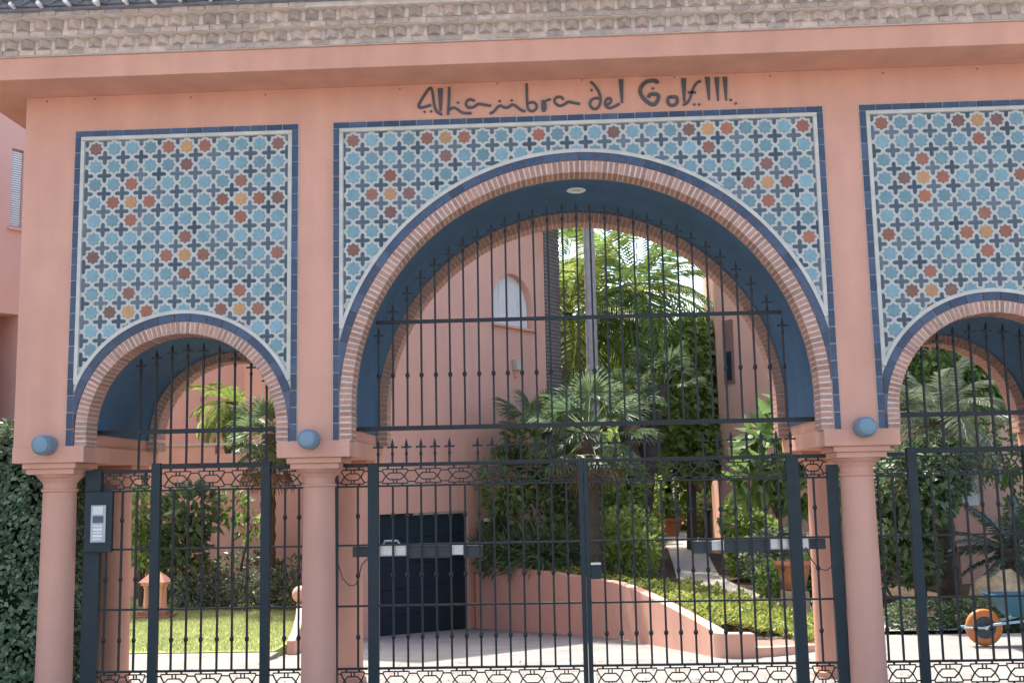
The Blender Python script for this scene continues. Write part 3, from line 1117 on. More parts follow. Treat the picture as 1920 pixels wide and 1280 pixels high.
LETTERS = [
  ([('s', [(-1.436, 5.842), (-1.535, 5.814), (-1.561, 5.822), (-1.561, 5.851), (-1.511, 5.933), (-1.453, 6.019), (-1.426, 6.018), (-1.411, 5.892), (-1.401, 5.818), (-1.379, 5.767), (-1.326, 5.737)], 0.0259)], [(-1.502, 5.773), (-1.437, 5.776)]),
  ([('w', [(-1.368, 6.011), (-1.314, 6.009), (-1.329, 5.774), (-1.353, 5.775)])], []),
  ([('s', [(-1.252, 6.02), (-1.256, 5.877), (-1.268, 5.735)], 0.0259), ('s', [(-1.255, 5.785), (-1.21, 5.811), (-1.17, 5.787), (-1.126, 5.746), (-1.033, 5.743)], 0.0225)], [(-1.167, 5.856)]),
  ([('s', [(-1.0, 5.866), (-1.04, 5.89), (-1.08, 5.871), (-1.091, 5.83), (-1.063, 5.797), (-1.01, 5.802), (-0.965, 5.841), (-0.912, 5.826), (-0.837, 5.812)], 0.0242)], []),
  ([('s', [(-0.851, 5.734), (-0.816, 5.742), (-0.752, 5.821), (-0.717, 5.792), (-0.664, 5.785), (-0.628, 5.823), (-0.584, 5.798), (-0.532, 5.749), (-0.495, 5.745)], 0.0242)], [(-0.75, 5.857), (-0.63, 5.86)]),
  ([('s', [(-0.478, 6.029), (-0.478, 5.905), (-0.477, 5.785), (-0.457, 5.75), (-0.426, 5.738), (-0.386, 5.764), (-0.381, 5.809), (-0.415, 5.838), (-0.464, 5.826)], 0.0242)], []),
  ([('s', [(-0.322, 5.853), (-0.329, 5.743), (-0.301, 5.74), (-0.292, 5.802), (-0.309, 5.83), (-0.282, 5.847), (-0.242, 5.859)], 0.0225)], []),
  ([('s', [(-0.115, 5.85), (-0.136, 5.879), (-0.184, 5.88), (-0.21, 5.849), (-0.195, 5.807), (-0.152, 5.783), (-0.107, 5.8), (-0.067, 5.83), (-0.027, 5.815), (0.047, 5.799)], 0.0242)], []),
  ([('s', [(0.159, 6.024), (0.202, 5.981), (0.244, 5.906), (0.257, 5.842), (0.24, 5.769), (0.195, 5.734), (0.152, 5.763), (0.142, 5.809), (0.172, 5.852), (0.234, 5.853)], 0.0242)], [(0.166, 5.937)]),
  ([('s', [(0.311, 5.78), (0.355, 5.803), (0.357, 5.843), (0.322, 5.853), (0.294, 5.813), (0.299, 5.767), (0.336, 5.743), (0.385, 5.759), (0.438, 5.789)], 0.0242)], []),
  ([('w', [(0.436, 6.037), (0.483, 6.035), (0.473, 5.795), (0.454, 5.796)])], []),
  ([('s', [(0.821, 5.982), (0.811, 6.012), (0.754, 6.014), (0.696, 6.0), (0.647, 5.942), (0.645, 5.887), (0.681, 5.822), (0.766, 5.755), (0.814, 5.796), (0.832, 5.871), (0.74, 5.877), (0.725, 5.841)], 0.0363)], [(0.773, 5.933)]),
  ([('s', [(0.94, 5.846), (0.913, 5.823), (0.913, 5.772), (0.954, 5.745), (1.003, 5.766), (1.011, 5.819), (0.988, 5.845), (0.962, 5.833), (0.94, 5.846)], 0.0294)], []),
  ([('w', [(1.054, 6.025), (1.105, 6.024), (1.085, 5.783), (1.066, 5.783)])], []),
  ([('s', [(1.248, 5.991), (1.208, 5.979), (1.171, 5.923), (1.141, 5.837), (1.112, 5.776), (1.063, 5.751)], 0.0242), ('s', [(1.115, 5.879), (1.194, 5.876)], 0.0225)], [(1.173, 5.754), (1.221, 5.752)]),
  ([('w', [(1.289, 6.031), (1.337, 6.029), (1.329, 5.792), (1.312, 5.793)])], []),
  ([('w', [(1.381, 6.025), (1.429, 6.024), (1.415, 5.784), (1.399, 5.784)])], []),
  ([('w', [(1.46, 6.025), (1.508, 6.023), (1.495, 5.784), (1.479, 5.785)])], [(1.532, 5.787), (1.58, 5.751)]),
]

SIGN = thing('sign_lettering', 'dark metal calligraphic name lettering on pink wall above the central arch', 'lettering', (0, 0, 5.73))
for parts, dots in LETTERS:
    mb = MB()
    for q in parts:
        if q[0] == 's':
            stroke_mb(mb, [(x, z - 5.73) for x, z in q[1]], q[2])
        else:
            w = [(x, z - 5.73) for x, z in q[1]]
            mb.prism_xz(w[::-1], -0.014, -0.001)
    for x, z in dots:
        s = 0.0145
        mb.prism_xz([(x - s, z - 5.73), (x, z - 5.73 - s), (x + s, z - 5.73), (x, z - 5.73 + s)], -0.014, -0.001)
    mb.build('letter', 'lettering', SIGN)

# ------------------------------------------------------------------ round wall lamps on the column heads
LAMP_L = ['round blue-grey drum lamp over the column beside the hedge', 'round blue-grey drum lamp between left arch and central arch',
          'round blue-grey drum lamp between central arch and right arch']
for x, lb in zip([-5.205, -2.63, 2.615], LAMP_L):
    t = thing('wall_lamp', lb, 'lamp', (x, -0.012, 2.54), 0, 'drum lamps on the column heads')
    MB().lathe([(0.092, 0.0), (0.096, -0.02), (0.096, -0.15), (0.092, -0.165), (0.084, -0.174)], 36, 'y').build('housing', 'lamp_blue', t, smooth=True).modifiers.new('s', 'EDGE_SPLIT').split_angle = R(35)
    MB().lathe([(0.083, -0.1745), (0.078, -0.184), (0.05, -0.192), (0.0, -0.195)], 36, 'y').build('lens', 'lamp_blue', t, smooth=True)

# ------------------------------------------------------------------ ironwork
GY = 0.30


def collar(mb, x, z, r=0.023, h=0.030):
    prof = [(0.008, -h), (r * 0.8, -h * 0.55), (r, 0), (r * 0.8, h * 0.55), (0.008, h)]
    mb.lathe(prof, 8, 'z', (x, 0, z))


def picket_mesh(z0, z1, knobs, w=0.019):
    mb = MB().box(-w / 2, w / 2, -w / 2, w / 2, z0, z1)
    for k in knobs:
        collar(mb, 0, k)
    return mb.mesh('picket')


def spear_mb(z0, zt, mb=None, w=0.019):
    """bar ending in a spear head with a cross piece and a collar below it"""
    mb = mb or MB()
    mb.box(-w / 2, w / 2, -w / 2, w / 2, z0, zt - 0.085)
    for sx, sy in ((1, 0), (0, 1)):
        a, b = (0.017, 0.006) if sx else (0.006, 0.017)
        vs = [(-a, -b, zt - 0.085), (a, -b, zt - 0.085), (a, b, zt - 0.085), (-a, b, zt - 0.085),
              (-a * 0.75, -b, zt - 0.05), (a * 0.75, -b, zt - 0.05), (a * 0.75, b, zt - 0.05), (-a * 0.75, b, zt - 0.05), (0, 0, zt)]
        mb.add(vs, [(0, 3, 2, 1), (0, 1, 5, 4), (1, 2, 6, 5), (2, 3, 7, 6), (3, 0, 4, 7), (4, 5, 8), (5, 6, 8), (6, 7, 8), (7, 4, 8)])
    mb.box(-0.040, 0.040, -0.007, 0.007, zt - 0.098, zt - 0.082)
    mb.sphere((-0.042, 0, zt - 0.09), 0.011, 6, 4)
    mb.sphere((0.042, 0, zt - 0.09), 0.011, 6, 4)
    collar(mb, 0, zt - 0.155, 0.017, 0.024)
    return mb


def motif_mesh(P_=0.328, hgt=0.18):
    mb = MB()
    u = P_ / 390.0
    v = hgt / 220.0
    w, d = 0.0115, 0.012
    for s in (1, -1):
        mb.bar((-110 * u, 0), (-65 * u, s * 38 * v), w, d)
        mb.bar((110 * u, 0), (65 * u, s * 38 * v), w, d)
        mb.bar((-65 * u, s * 38 * v), (65 * u, s * 38 * v), w, d)
        mb.bar((-147 * u, s * 80 * v), (147 * u, s * 80 * v), w, d)
        for q in (1, -1):
            mb.bar((q * 110 * u, 0), (q * 152 * u, s * 62 * v), w, d)
            mb.bar((q * 152 * u, s * 62 * v), (q * 145 * u, s * 80 * v), w, d)
            mb.bar((q * 152 * u, s * 62 * v), (q * 195 * u, s * 62 * v), w, d)
            mb.bar((q * 20 * u, s * 38 * v), (q * 20 * u, s * 80 * v), w, d)
            mb.bar((q * 85 * u, s * 80 * v), (q * 85 * u, s * 110 * v), w * 1.6, d)
    return mb.mesh('frieze_motif')


Z_TOP, Z_F1, Z_M1, Z_M2, Z_F2, Z_BOT = 2.292, 2.086, 1.518, 0.938, 0.350, 0.125
KN = [0.645, 1.228, 1.800]
PK = picket_mesh(Z_F2, Z_F1, KN)
motif_cache = {}


def railing(name, label, cat, x0, x1, pickets, stiles, group=None, ztop=Z_TOP, nm=None, spears=(), top_over=(0, 0), top_h=0.036, stile_top=None):
    """one ironwork panel: stiles, five rails, two friezes of linked motifs and knobbed pickets"""
    t = thing(name, label, cat, ((x0 + x1) / 2, GY, 0), 0, group)
    cxp = (x0 + x1) / 2
    for a, b, zt in stiles:
        MB().box(a - cxp, b - cxp, -0.03, 0.03, 0.03, zt).build('stile', 'iron_soft', t, bevel=0.003)
    ia, ib = x0 - cxp, x1 - cxp
    MB().box(ia - top_over[0], ib + top_over[1], -0.021, 0.021, ztop - top_h / 2, ztop + top_h / 2).build('rail', 'iron', t, bevel=0.003)
    for z, h in ((Z_F1, 0.019), (Z_M1, 0.018), (Z_M2, 0.018), (Z_F2, 0.021), (Z_BOT, 0.03)):
        MB().box(ia, ib, -0.016, 0.016, z - h / 2, z + h / 2).build('rail', 'iron', t, bevel=0.002)
    w = ib - ia
    nm = nm or max(1, int(round(w / 0.328)))
    for zc, hg in (((ztop - top_h / 2 + Z_F1) / 2, ztop - top_h / 2 - Z_F1), ((Z_F2 + Z_BOT) / 2, Z_F2 - Z_BOT)):
        key = (round(w / nm, 4), round(hg, 4))
        if key not in motif_cache:
            motif_cache[key] = motif_mesh(w / nm, hg)
        for i in range(nm):
            shared('frieze_motif', motif_cache[key], 'iron', t, (ia + w / nm * (i + 0.5), 0, zc))
    for x in pickets:
        shared('picket', PK, 'iron', t, (x - cxp, 0, 0), (0, random.uniform(-.0015, .0015), 0))
    if spears:
        me = spear_mb(0, 0.245).mesh('spear')
        for x in spears:
            shared('spear', me, 'iron', t, (x - cxp, 0, ztop + top_h / 2 - 0.002), (0, random.uniform(-.01, .01), 0))
    return t


pit = 0.1416
lp = [-1.889 + i * pit for i in range(13)]
rp_ = [0.164 + i * pit for i in range(13)]
LG = railing('gate_leaf', 'left leaf of the tall dark iron driveway gate, hinged beside second column', 'gate', -2.028, -0.066, lp,
             [(-2.132, -2.028, 2.312), (-0.066, -0.020, 2.31)], 'driveway gate leaves', spears=[-2.03 + 0.0, -1.889, -1.75, -1.608, -1.468, -1.326] + [-1.046 + i * pit for i in range(7)])
RG = railing('gate_leaf', 'right leaf of the tall dark iron driveway gate with small lock box', 'gate', 0.028, 1.944, rp_,
             [(-0.016, 0.028, 2.31), (1.944, 2.061, 2.312)], 'driveway gate leaves', spears=[0.164 + i * pit for i in range(5)] + [1.155, 1.297, 1.43, 1.58, 1.722, 1.864, 2.0])
lb = MB().box(0.03 - 0.986, 0.128 - 0.986, -0.035, 0.02, 1.16, 1.285).build('lock_box', 'iron_soft', RG, bevel=0.004)
MB().box(0.03 - 0.986, 0.128 - 0.986, -0.030, 0.03, 1.295, 1.312).build('handle', 'silver', lb)
railing('fence_panel', 'narrow fixed iron panel between second column and left gate leaf', 'fence', -2.43, -2.14, [-2.232],
        [(-2.456, -2.430, 2.205)], 'fixed iron panels', nm=1)
railing('fence_panel', 'narrow fixed iron panel between right gate leaf and third column', 'fence', 2.068, 2.33, [2.20],
        [(2.33, 2.435, 2.205)], 'fixed iron panels', nm=1)
# side openings: narrow fixed panel, pedestrian gate, fixed panel
for s, pos in ((-1, 'left'), (1, 'right')):
    def X(a):
        return s * a

    def rg(a, b):
        return tuple(sorted((X(a), X(b))))
    dr0, dr1 = rg(4.20, 3.19)
    st = [rg(4.29, 4.20) + (2.355,), rg(3.19, 3.10) + (2.355,)]
    pk_ = [X(v) for v in (4.067, 3.922, 3.774, 3.616, 3.468, 3.32)]
    if s > 0:
        pk_ = [X(v) for v in (3.32, 3.49, 3.64, 3.79, 3.94, 4.07)]
    pg = railing('pedestrian_gate', 'narrow iron pedestrian gate under the %s arch' % pos, 'gate', dr0, dr1, pk_, st, 'pedestrian gates', ztop=2.322, nm=3, top_h=0.05)
    a, b = rg(3.10, 2.765)
    railing('fence_panel', 'short fixed iron panel between %s pedestrian gate and column' % pos, 'fence', a, b, [X(2.955), X(2.815)], [], 'fixed iron panels', nm=1)
    if s < 0:
        railing('fence_panel', 'fixed iron panel between the intercom post and left pedestrian gate', 'fence', -4.79, -4.29, [-4.735 + 0.0, -4.581, -4.437], [], 'fixed iron panels', ztop=2.279, nm=2)
    else:
        railing('fence_panel', 'fixed iron panel beyond right pedestrian gate at picture edge', 'fence', 4.29, 4.79, [4.437, 4.581, 4.735], [(4.79, 4.95, 2.30)], 'fixed iron panels', ztop=2.279, nm=2)

# intercom post
IP = thing('intercom_post', 'dark iron post with pale intercom panel beside the left column', 'intercom', (-4.865, GY, 0))
MB().box(-0.085, 0.075, -0.035, 0.035, 0.0, 2.30).build('post', 'iron_soft', IP, bevel=0.003)
ib_ = MB().box(-0.062, 0.215, -0.085, -0.0352, 1.50, 2.085).build('box', 'iron_soft', IP, bevel=0.006)
f = MB().box(0.008, 0.156, -0.098, -0.0855, 1.595, 1.955).build('panel', 'plastic_grey', ib_, bevel=0.003)
f = ib_
MB().box(0.03, 0.134, -0.104, -0.0985, 1.865, 1.94).build('speaker_grille', 'silver', ib_)
MB().box(0.03, 0.134, -0.104, -0.0985, 1.785, 1.85).build('screen', 'glass_dark', ib_)
for i in range(5):
    MB().box(0.035, 0.13, -0.106, -0.0985, 1.615 + i * 0.032, 1.637 + i * 0.032).build('button', 'white_paint' if i % 2 else 'silver', ib_)

# arch grilles
for k, (bars, zc, rr_, zb, lab) in enumerate((
        ([-4.433 + i * 0.1605 for i in range(9)], 2.52, 1.045, 2.30, 'iron bar grille with spear tips filling the left arch'),
        ([-2.022 + i * 0.143 for i in range(29)], 2.62, 2.258, 2.655, 'wide iron bar grille with spear tips filling the central arch'),
        ([4.433 - i * 0.1605 for i in range(9)], 2.52, 1.045, 2.30, 'iron bar grille with spear tips filling the right arch'))):
    cx = CX[k] if k != 1 else -0.02
    t = thing('arch_grille', lab, 'grille', (cx, GY + 0.002, zb), 0, 'iron grilles in the arches')
    h = RI[k] + 0.03
    zt_ = 2.648 if k == 1 else 2.668
    MB().box(-h, h, -0.018, 0.018, zt_ - 0.022 - zb, zt_ + 0.022 - zb).build('transom', 'iron', t, bevel=0.003)
    if k == 1:
        MB().box(-2.03, 2.0, -0.014, 0.014, 3.69 - zb, 3.727 - zb).build('crossbar', 'iron', t, bevel=0.003)
    for x in bars:
        zt2 = zc + math.sqrt(max(0.01, rr_ ** 2 - (x - cx) ** 2))
        mb = spear_mb(0.0, zt2 - zb)
        if k == 1 and zt2 > 3.55:
            collar(mb, 0, 3.172 - zb)
        mb.build('bar', 'iron', t, (x - cx, 0, 0), rot=(0, random.uniform(-.003, .003), 0))

# gate openers: arm motors mounted behind the leaves
for s, lab in ((-1, 'grey and dark arm motor fixed behind left gate leaf'), (1, 'grey and dark arm motor fixed behind right gate leaf')):
    t = thing('gate_opener', lab, 'gate motor', (s * 2.2, GY + 0.10, 1.45), 0, 'gate arm motors')

    def bx(a, b, y0, y1, z0, z1):
        p, q = sorted((s * a, s * b))
        return MB().box(p - s * 2.2, q - s * 2.2, y0, y1, z0, z1)
    bx(2.30, 2.14, -0.03, 0.03, -0.05, 0.05).build('bracket', 'plastic_dark', t, bevel=0.004)
    bx(2.14, 1.765, -0.05, 0.06, -0.045, 0.070).build('motor', 'silver', t, bevel=0.01)
    bx(1.765, 1.33, -0.045, 0.05, -0.068, 0.055).build('arm_housing', 'plastic_dark', t, bevel=0.006)
    bx(1.33, 1.205, -0.03, 0.04, -0.045, 0.045).build('rod', 'silver', t, bevel=0.004)
    bx(1.205, 1.02, -0.05, 0.05, -0.072, 0.045).build('mount', 'plastic_dark', t, bevel=0.004)
    hp = [(s * (2.0 - 2.2), 0, 0.065), (s * (1.985 - 2.2), 0, 0.10), (s * (1.86 - 2.2), 0, 0.10), (s * (1.84 - 2.2), 0, 0.065)]
    MB().tube(hp, 0.012, 6).build('release_handle', 'silver' if s < 0 else 'plastic_dark', t)
for pts, lab in (([(-2.43, 1.33), (-2.39, 1.20), (-2.32, 1.13), (-2.26, 1.14), (-2.23, 1.22), (-2.20, 1.33), (-2.13, 1.40)], 'thin dark cable looping from second column to gate motor'),
                 ([(2.10, 1.42), (2.15, 1.30), (2.21, 1.22), (2.28, 1.20), (2.34, 1.24), (2.37, 1.30)], 'thin dark cable looping from third column to gate motor')):
    o = MB().tube([(x, GY + 0.03, z) for x, z in pts], 0.0055, 6).build('cable', 'plastic_dark', smooth=True)
    tag(o, lab, 'cable', 'gate motor cables')

# ------------------------------------------------------------------ ramp walls
def wall_strip(path, th, side=1):
    """low wall following a plan line (x, y, top, base); th thickness to the right of travel"""
    n = len(path)
    P2 = [Vector((p[0], p[1])) for p in path]
    vs = []
    for i, p in enumerate(path):
        d = (P2[min(i + 1, n - 1)] - P2[max(i - 1, 0)]).normalized()
        s = Vector((d.y, -d.x)) * th * side
        vs += [(p[0], p[1], p[3]), (p[0], p[1], p[2]), (p[0] + s.x, p[1] + s.y, p[2]), (p[0] + s.x, p[1] + s.y, p[3])]
    fs = []
    for i in range(n - 1):
        for a, b in ((0, 1), (1, 2), (2, 3)):
            fs.append((4 * i + a, 4 * i + b, 4 * i + 4 + b, 4 * i + 4 + a))
    fs += [(0, 3, 2, 1), (4 * n - 4, 4 * n - 3, 4 * n - 2, 4 * n - 1)]
    return MB().add(vs, fs)


def smooth_path(pts, k=2):
    for _ in range(k):
        q = [pts[0]]
        for a, b in zip(pts, pts[1:]):
            q += [tuple(a[i] * .75 + b[i] * .25 for i in range(len(a))), tuple(a[i] * .25 + b[i] * .75 for i in range(len(a)))]
        q.append(pts[-1])
        pts = q
    return pts


rw = smooth_path([(2.02, 2.99, 0.27, -0.2), (1.70, 2.93, 0.28, -0.2)] + [(x, y, z, ramp_z(y) - 0.15) for x, y, z in RW])
t = wall_strip(rw, 0.17, 1).build('retaining_wall', 'stucco_garden', bevel=0.012)
tag(t, 'low curving pink retaining wall beside the garage ramp', 'wall')
kb = smooth_path([(3.3, 3.75, 0.05, -0.2), (2.7, 3.32, 0.08, -0.2), (2.3, 3.07, 0.10, -0.2), (2.03, 2.985, 0.11, -0.2)], 1)
tag(wall_strip(kb, 0.13, 1).build('kerb_wall', 'stucco_garden', bevel=0.01), 'low pink kerb curving right from the ramp wall end', 'kerb')
struct('paved_edge', MB().prism_xy([(1.72, 3.10), (2.05, 3.13), (2.35, 3.26), (2.75, 3.55), (2.55, 3.95), (2.1, 4.05), (1.72, 3.85)], -0.1, 0.075), 'paver_red')
lw = smooth_path([(-3.95, 4.4, 0.08, -0.3), (-4.0, 4.9, 0.16, -0.4), (-4.12, 5.6, 0.28, -0.5), (-4.26, 6.25, 0.40, -0.5)], 1)
LW = thing('boundary_wall', 'low sloping pink wall with ball finial between lawn and ramp', 'wall', (-4.1, 5.2, 0))
LWb = wall_strip([(a + 4.1, b - 5.2, c, d) for a, b, c, d in lw], 0.11, 1).build('wall', 'stucco_garden', LW, bevel=0.012)
MB().sphere((-0.10, 1.02, 0.52), 0.125, 18, 12).build('ball_finial', 'stucco_garden', LW, smooth=True)


# ------------------------------------------------------------------ villa with garage behind the main gate
UA = math.atan2(0.83, 0.558)
VIL = thing('villa', 'pink villa with dark garage door and shuttered arched window behind main gate', 'house', (-3.29, 8.0, 0), UA)


def opening_wall(parts, y0=0.0, y1=0.28):
    mb = MB()
    for poly in parts:
        mb.prism_xz(poly, y0, y1)
    return mb


def rect(a, b, c, d):
    return [(a, c), (b, c), (b, d), (a, d)]


ws, wr, wz0 = 3.92, 0.68, 5.24
wzs = 5.63
top = 7.65
wl = [rect(-1.40, 0.0, -0.7, 5.2), rect(0.0, 2.363, 1.64, 5.2), rect(2.363, 5.03, -0.7, 5.2),
      rect(-1.40, ws - wr, 5.2005, top),
      [(ws + wr, 5.2005), (5.03, 5.2005), (5.03, top), (ws - wr, top)] + [(ws - wr, wzs)] + arc(ws, wzs, wr, PI, 0, 20)[1:]]
opening_wall(wl).build('wall', 'stucco_garden', VIL)


def to_local(x, y):
    dx, dy = x + 3.29, y - 8.0
    c, s = math.cos(UA), math.sin(UA)
    return (dx * c + dy * s, -dx * s + dy * c)


pl4 = [to_local(*p) for p in ((-3.98, 6.99), (-0.76, 12.15), (-2.6, 16.0), (-5.1, 12.0))]
MB().prism_xy([(-1.39, 0.285), (5.02, 0.285), pl4[2], pl4[3]], -0.7, 7.6).build('body', 'stucco_garden', VIL)
MB().box(-1.55, 5.2, -0.35, 1.5, 7.652, 7.8).build('roof', 'roof_tile', VIL)
for i in range(5):
    z0 = -0.49 + i * 0.426
    MB().box(0.006, 2.357, 0.07, 0.12, z0 + 0.002, z0 + 0.424).build('garage_door_panel', 'door_blue', VIL, bevel=0.006)
MB().box(0.9, 2.36, 0.03, 0.068, 1.60, 1.638).build('lintel_trim', 'cream', VIL)
MB().box(0.0, 2.363, 0.05, 0.30, -0.52, -0.488).build('threshold', 'concrete', VIL)
wp = [(ws - wr, wz0)] + [(ws + wr, wz0)] + arc(ws, wzs, wr, 0, PI, 20)
win = MB().prism_xz([(ws + (x - ws) * 0.99, z) for x, z in wp], 0.15, 0.20).build('window', 'white_paint', VIL)
for i in range(4):
    xa = ws - wr + 0.05 + i * 0.325
    h = wzs + math.sqrt(max(0.02, wr ** 2 - max(abs(xa - ws), abs(xa + 0.28 - ws)) ** 2)) - 0.04
    MB().box(xa, xa + 0.28, 0.136, 0.149, wz0 + 0.03, h).build('shutter_panel', 'white_paint', win)
MB().box(ws - wr - 0.06, ws + wr + 0.06, -0.07, 0.12, wz0 - 0.05, wz0 - 0.002).build('sill', 'stucco_garden', VIL)
bm_ = MB()
z = -0.5
i = 0
while z < 7.55:
    off = 0.012 if i % 2 else 0.0
    bm_.box(5.04 + off, 5.60 - off * 0.5, -0.02 + off, 0.26, z, z + 0.062)
    z += 0.078
    i += 1
q = bm_.build('brick_pier', 'brick_slate', VIL)
q['kind'] = 'stuff'
MB().box(5.055, 5.585, 0.0, 0.25, -0.5, 7.6).build('pier_core', 'mortar_grey', VIL)
sc = thing('security_camera', 'small pale security camera on villa wall beside garage', 'camera', (-1.68, 10.39, 1.45), UA)
MB().box(-0.08, 0.08, -0.16, -0.02, -0.03, 0.035).build('housing', 'white_paint', sc, bevel=0.008)
MB().box(-0.025, 0.025, -0.03, 0.0, -0.08, -0.03).build('bracket', 'plastic_dark', sc)
wl_ = thing('wall_light', 'small pale wall light below the arched villa window', 'lamp', (-1.1, 11.25, 4.45), UA)
MB().prism_xz([(-0.10, 0.12), (0.10, 0.12), (0.06, -0.10), (-0.06, -0.10)][::-1], -0.12, -0.004).build('shade', 'cream', wl_, bevel=0.01)
MB().box(-0.03, 0.03, -0.05, -0.004, -0.22, -0.10).build('bracket', 'stucco_garden', wl_)

# ------------------------------------------------------------------ house to the right of the garden
RBH = thing('side_house', 'pink house on the right of the garden path with brown plinth', 'house', (5.3, 9.6, 0))


def rel(p):
    return (p[0] - 5.3, p[1] - 9.6)


MB().prism_xy([rel(p) for p in ((3.3, 14.0), (5.6, 9.9), (6.58, 9.0), (10.5, 9.7), (10.5, 17), (3.6, 18))], -0.3, 9.0).build('wall', 'stucco_garden', RBH)
MB().prism_xy([rel(p) for p in ((3.0, 13.8), (5.1, 9.2), (6.58, 8.55), (11, 9.3), (11, 17.5), (3.3, 18.5))], 9.002, 9.2).build('roof', 'roof_tile', RBH)
MB().prism_xy([rel(p) for p in ((5.57, 9.87), (6.56, 8.96), (6.585, 8.99), (5.60, 9.905))], 0.0, 0.72).build('plinth', 'plinth', RBH)
fx, fy = (5.6 - 3.3) / 4.701, (9.9 - 14.0) / 4.701
nxx, nyy = fy, -fx


def face_pt(s, off, base=(3.3, 14.0)):
    return (base[0] + fx * s + nxx * off, base[1] + fy * s + nyy * off)


win = MB().prism_xy([rel(face_pt(0.28, 0.0)), rel(face_pt(0.28, 0.03)), rel(face_pt(0.62, 0.03)), rel(face_pt(0.62, 0.0))], 4.2, 5.6).build('window', 'plinth', RBH)
MB().prism_xy([rel(face_pt(0.34, 0.031)), rel(face_pt(0.34, 0.045)), rel(face_pt(0.56, 0.045)), rel(face_pt(0.56, 0.031))], 4.28, 4.9).build('shutter', 'door_blue', win)
SG = thing('notice_board', 'white notice board on the pink house wall behind right gate', 'sign', (6.78, 9.02, 1.58), math.atan2(0.7, 3.92))
MB().box(-0.16, 0.20, -0.02, 0.0, 0.0, 0.43).build('board', 'white_paint', SG)
for i in range(6):
    MB().box(-0.12, 0.08 + 0.03 * (i % 3), -0.0235, -0.0205, 0.06 + i * 0.035, 0.066 + i * 0.035).build('text_line', 'plastic_grey', SG)
MB().prism_xz([(-0.04, 0.30), (0.05, 0.29), (0.07, 0.33), (0.02, 0.345), (0.0, 0.37), (-0.02, 0.33)], -0.0235, -0.0205).build('emblem', 'plastic_dark', SG)

# ------------------------------------------------------------------ neighbouring house at far left
ND = math.atan2(0.83, 0.558)
NB = thing('neighbour_house', 'pale pink neighbouring house with white louvred shutter at left edge', 'house', (-7.60, 4.0, 0), ND)
nwl = [rect(-7.0, -0.165, 4.52, 9.0), rect(-0.165, 0.005, 4.52, 5.72), rect(-0.165, 0.005, 6.83, 9.0), rect(0.005, 0.06, 4.52, 9.0), rect(0.024, 0.06, 0, 4.5195),
       rect(-7.0, -0.62, 0, 4.5195), rect(-0.62, 0.0235, 0, 2.4)]
opening_wall(nwl, 0, 0.3).build('wall', 'stucco_pale', NB)
MB().prism_xy([(-7.0, 0.9), (0.0, 0.9), (-0.9, 3.6), (-7, 4.0)], 0.0, 9.0).build('body', 'stucco_pale', NB)
MB().prism_xy([(-7.0, 0.301), (-0.70, 0.301), (-0.70, 0.899), (-7, 0.899)], 0.0, 9.0).build('inner_wall', 'stucco_pale', NB)
MB().prism_xy([(0.03, 0.301), (0.058, 0.301), (0.058, 0.899), (0.03, 0.899)], 0.0, 9.0).build('end_wall', 'stucco_pale', NB)
sh = MB().box(-0.160, 0.0, 0.055, 0.08, 5.73, 6.825).build('shutter', 'plastic_grey', NB)
for i in range(36):
    z = 5.75 + i * 0.032
    if z < 6.80:
        MB().prism_xy([(-0.158, 0.030), (-0.002, 0.030), (-0.002, 0.0545), (-0.158, 0.0545)], z, [z + 0.020, z + 0.020, z + 0.028, z + 0.028]).build('slat', 'white_paint', sh)
MB().box(-0.19, 0.03, -0.04, 0.05, 5.68, 5.722).build('sill', 'stucco_pale', NB)
gd = MB().box(-0.615, 0.02, 0.72, 0.76, 2.4, 3.88).build('glass_door', 'glass_dark', NB)
MB().box(-0.19, -0.11, 0.66, 0.719, 2.4, 3.88).build('frame', 'white_paint', gd)
MB().box(-0.615, 0.02, 0.42, 0.85, 3.88, 3.97).build('awning_box', 'white_paint', NB, bevel=0.01)

# ------------------------------------------------------------------ far side of the left lawn
GHS = thing('garden_house', 'plain pink house wall at the back of the left lawn', 'house', (-5.4, 11.5, 0))
MB().box(-1.22, 1.3, 0, 4.5, 0, 8.5).build('wall', 'stucco_garden', GHS)
MB().box(-1.4, 1.5, -0.3, 4.8, 8.502, 8.7).build('roof', 'roof_tile', GHS)
FW = thing('garden_wall', 'stepped pink garden wall with pale coping behind left lawn', 'wall', (-9.5, 11.9, 0))
MB().box(-4.5, 1.75, 0, 0.2, 0, 3.02).box(1.75, 2.16, 0, 0.2, 0, 3.02).build('wall', 'stucco_garden', FW)
MB().box(-4.5, 2.45, -0.04, 0.24, 3.022, 3.075).build('coping', 'cream', FW)
MB().box(2.165, 2.86, 0.0, 0.2, 0, 2.85).build('low_wall', 'stucco_garden', FW)
FH = thing('far_house', 'distant pink house behind the garden wall and palm', 'house', (-10, 16.5, 0))
MB().box(-6, 5, 0, 5, 0, 7.5).build('wall', 'stucco_garden', FH)
MB().box(-6.3, 5.3, -0.4, 5.4, 7.502, 7.7).build('roof', 'roof_tile', FH)

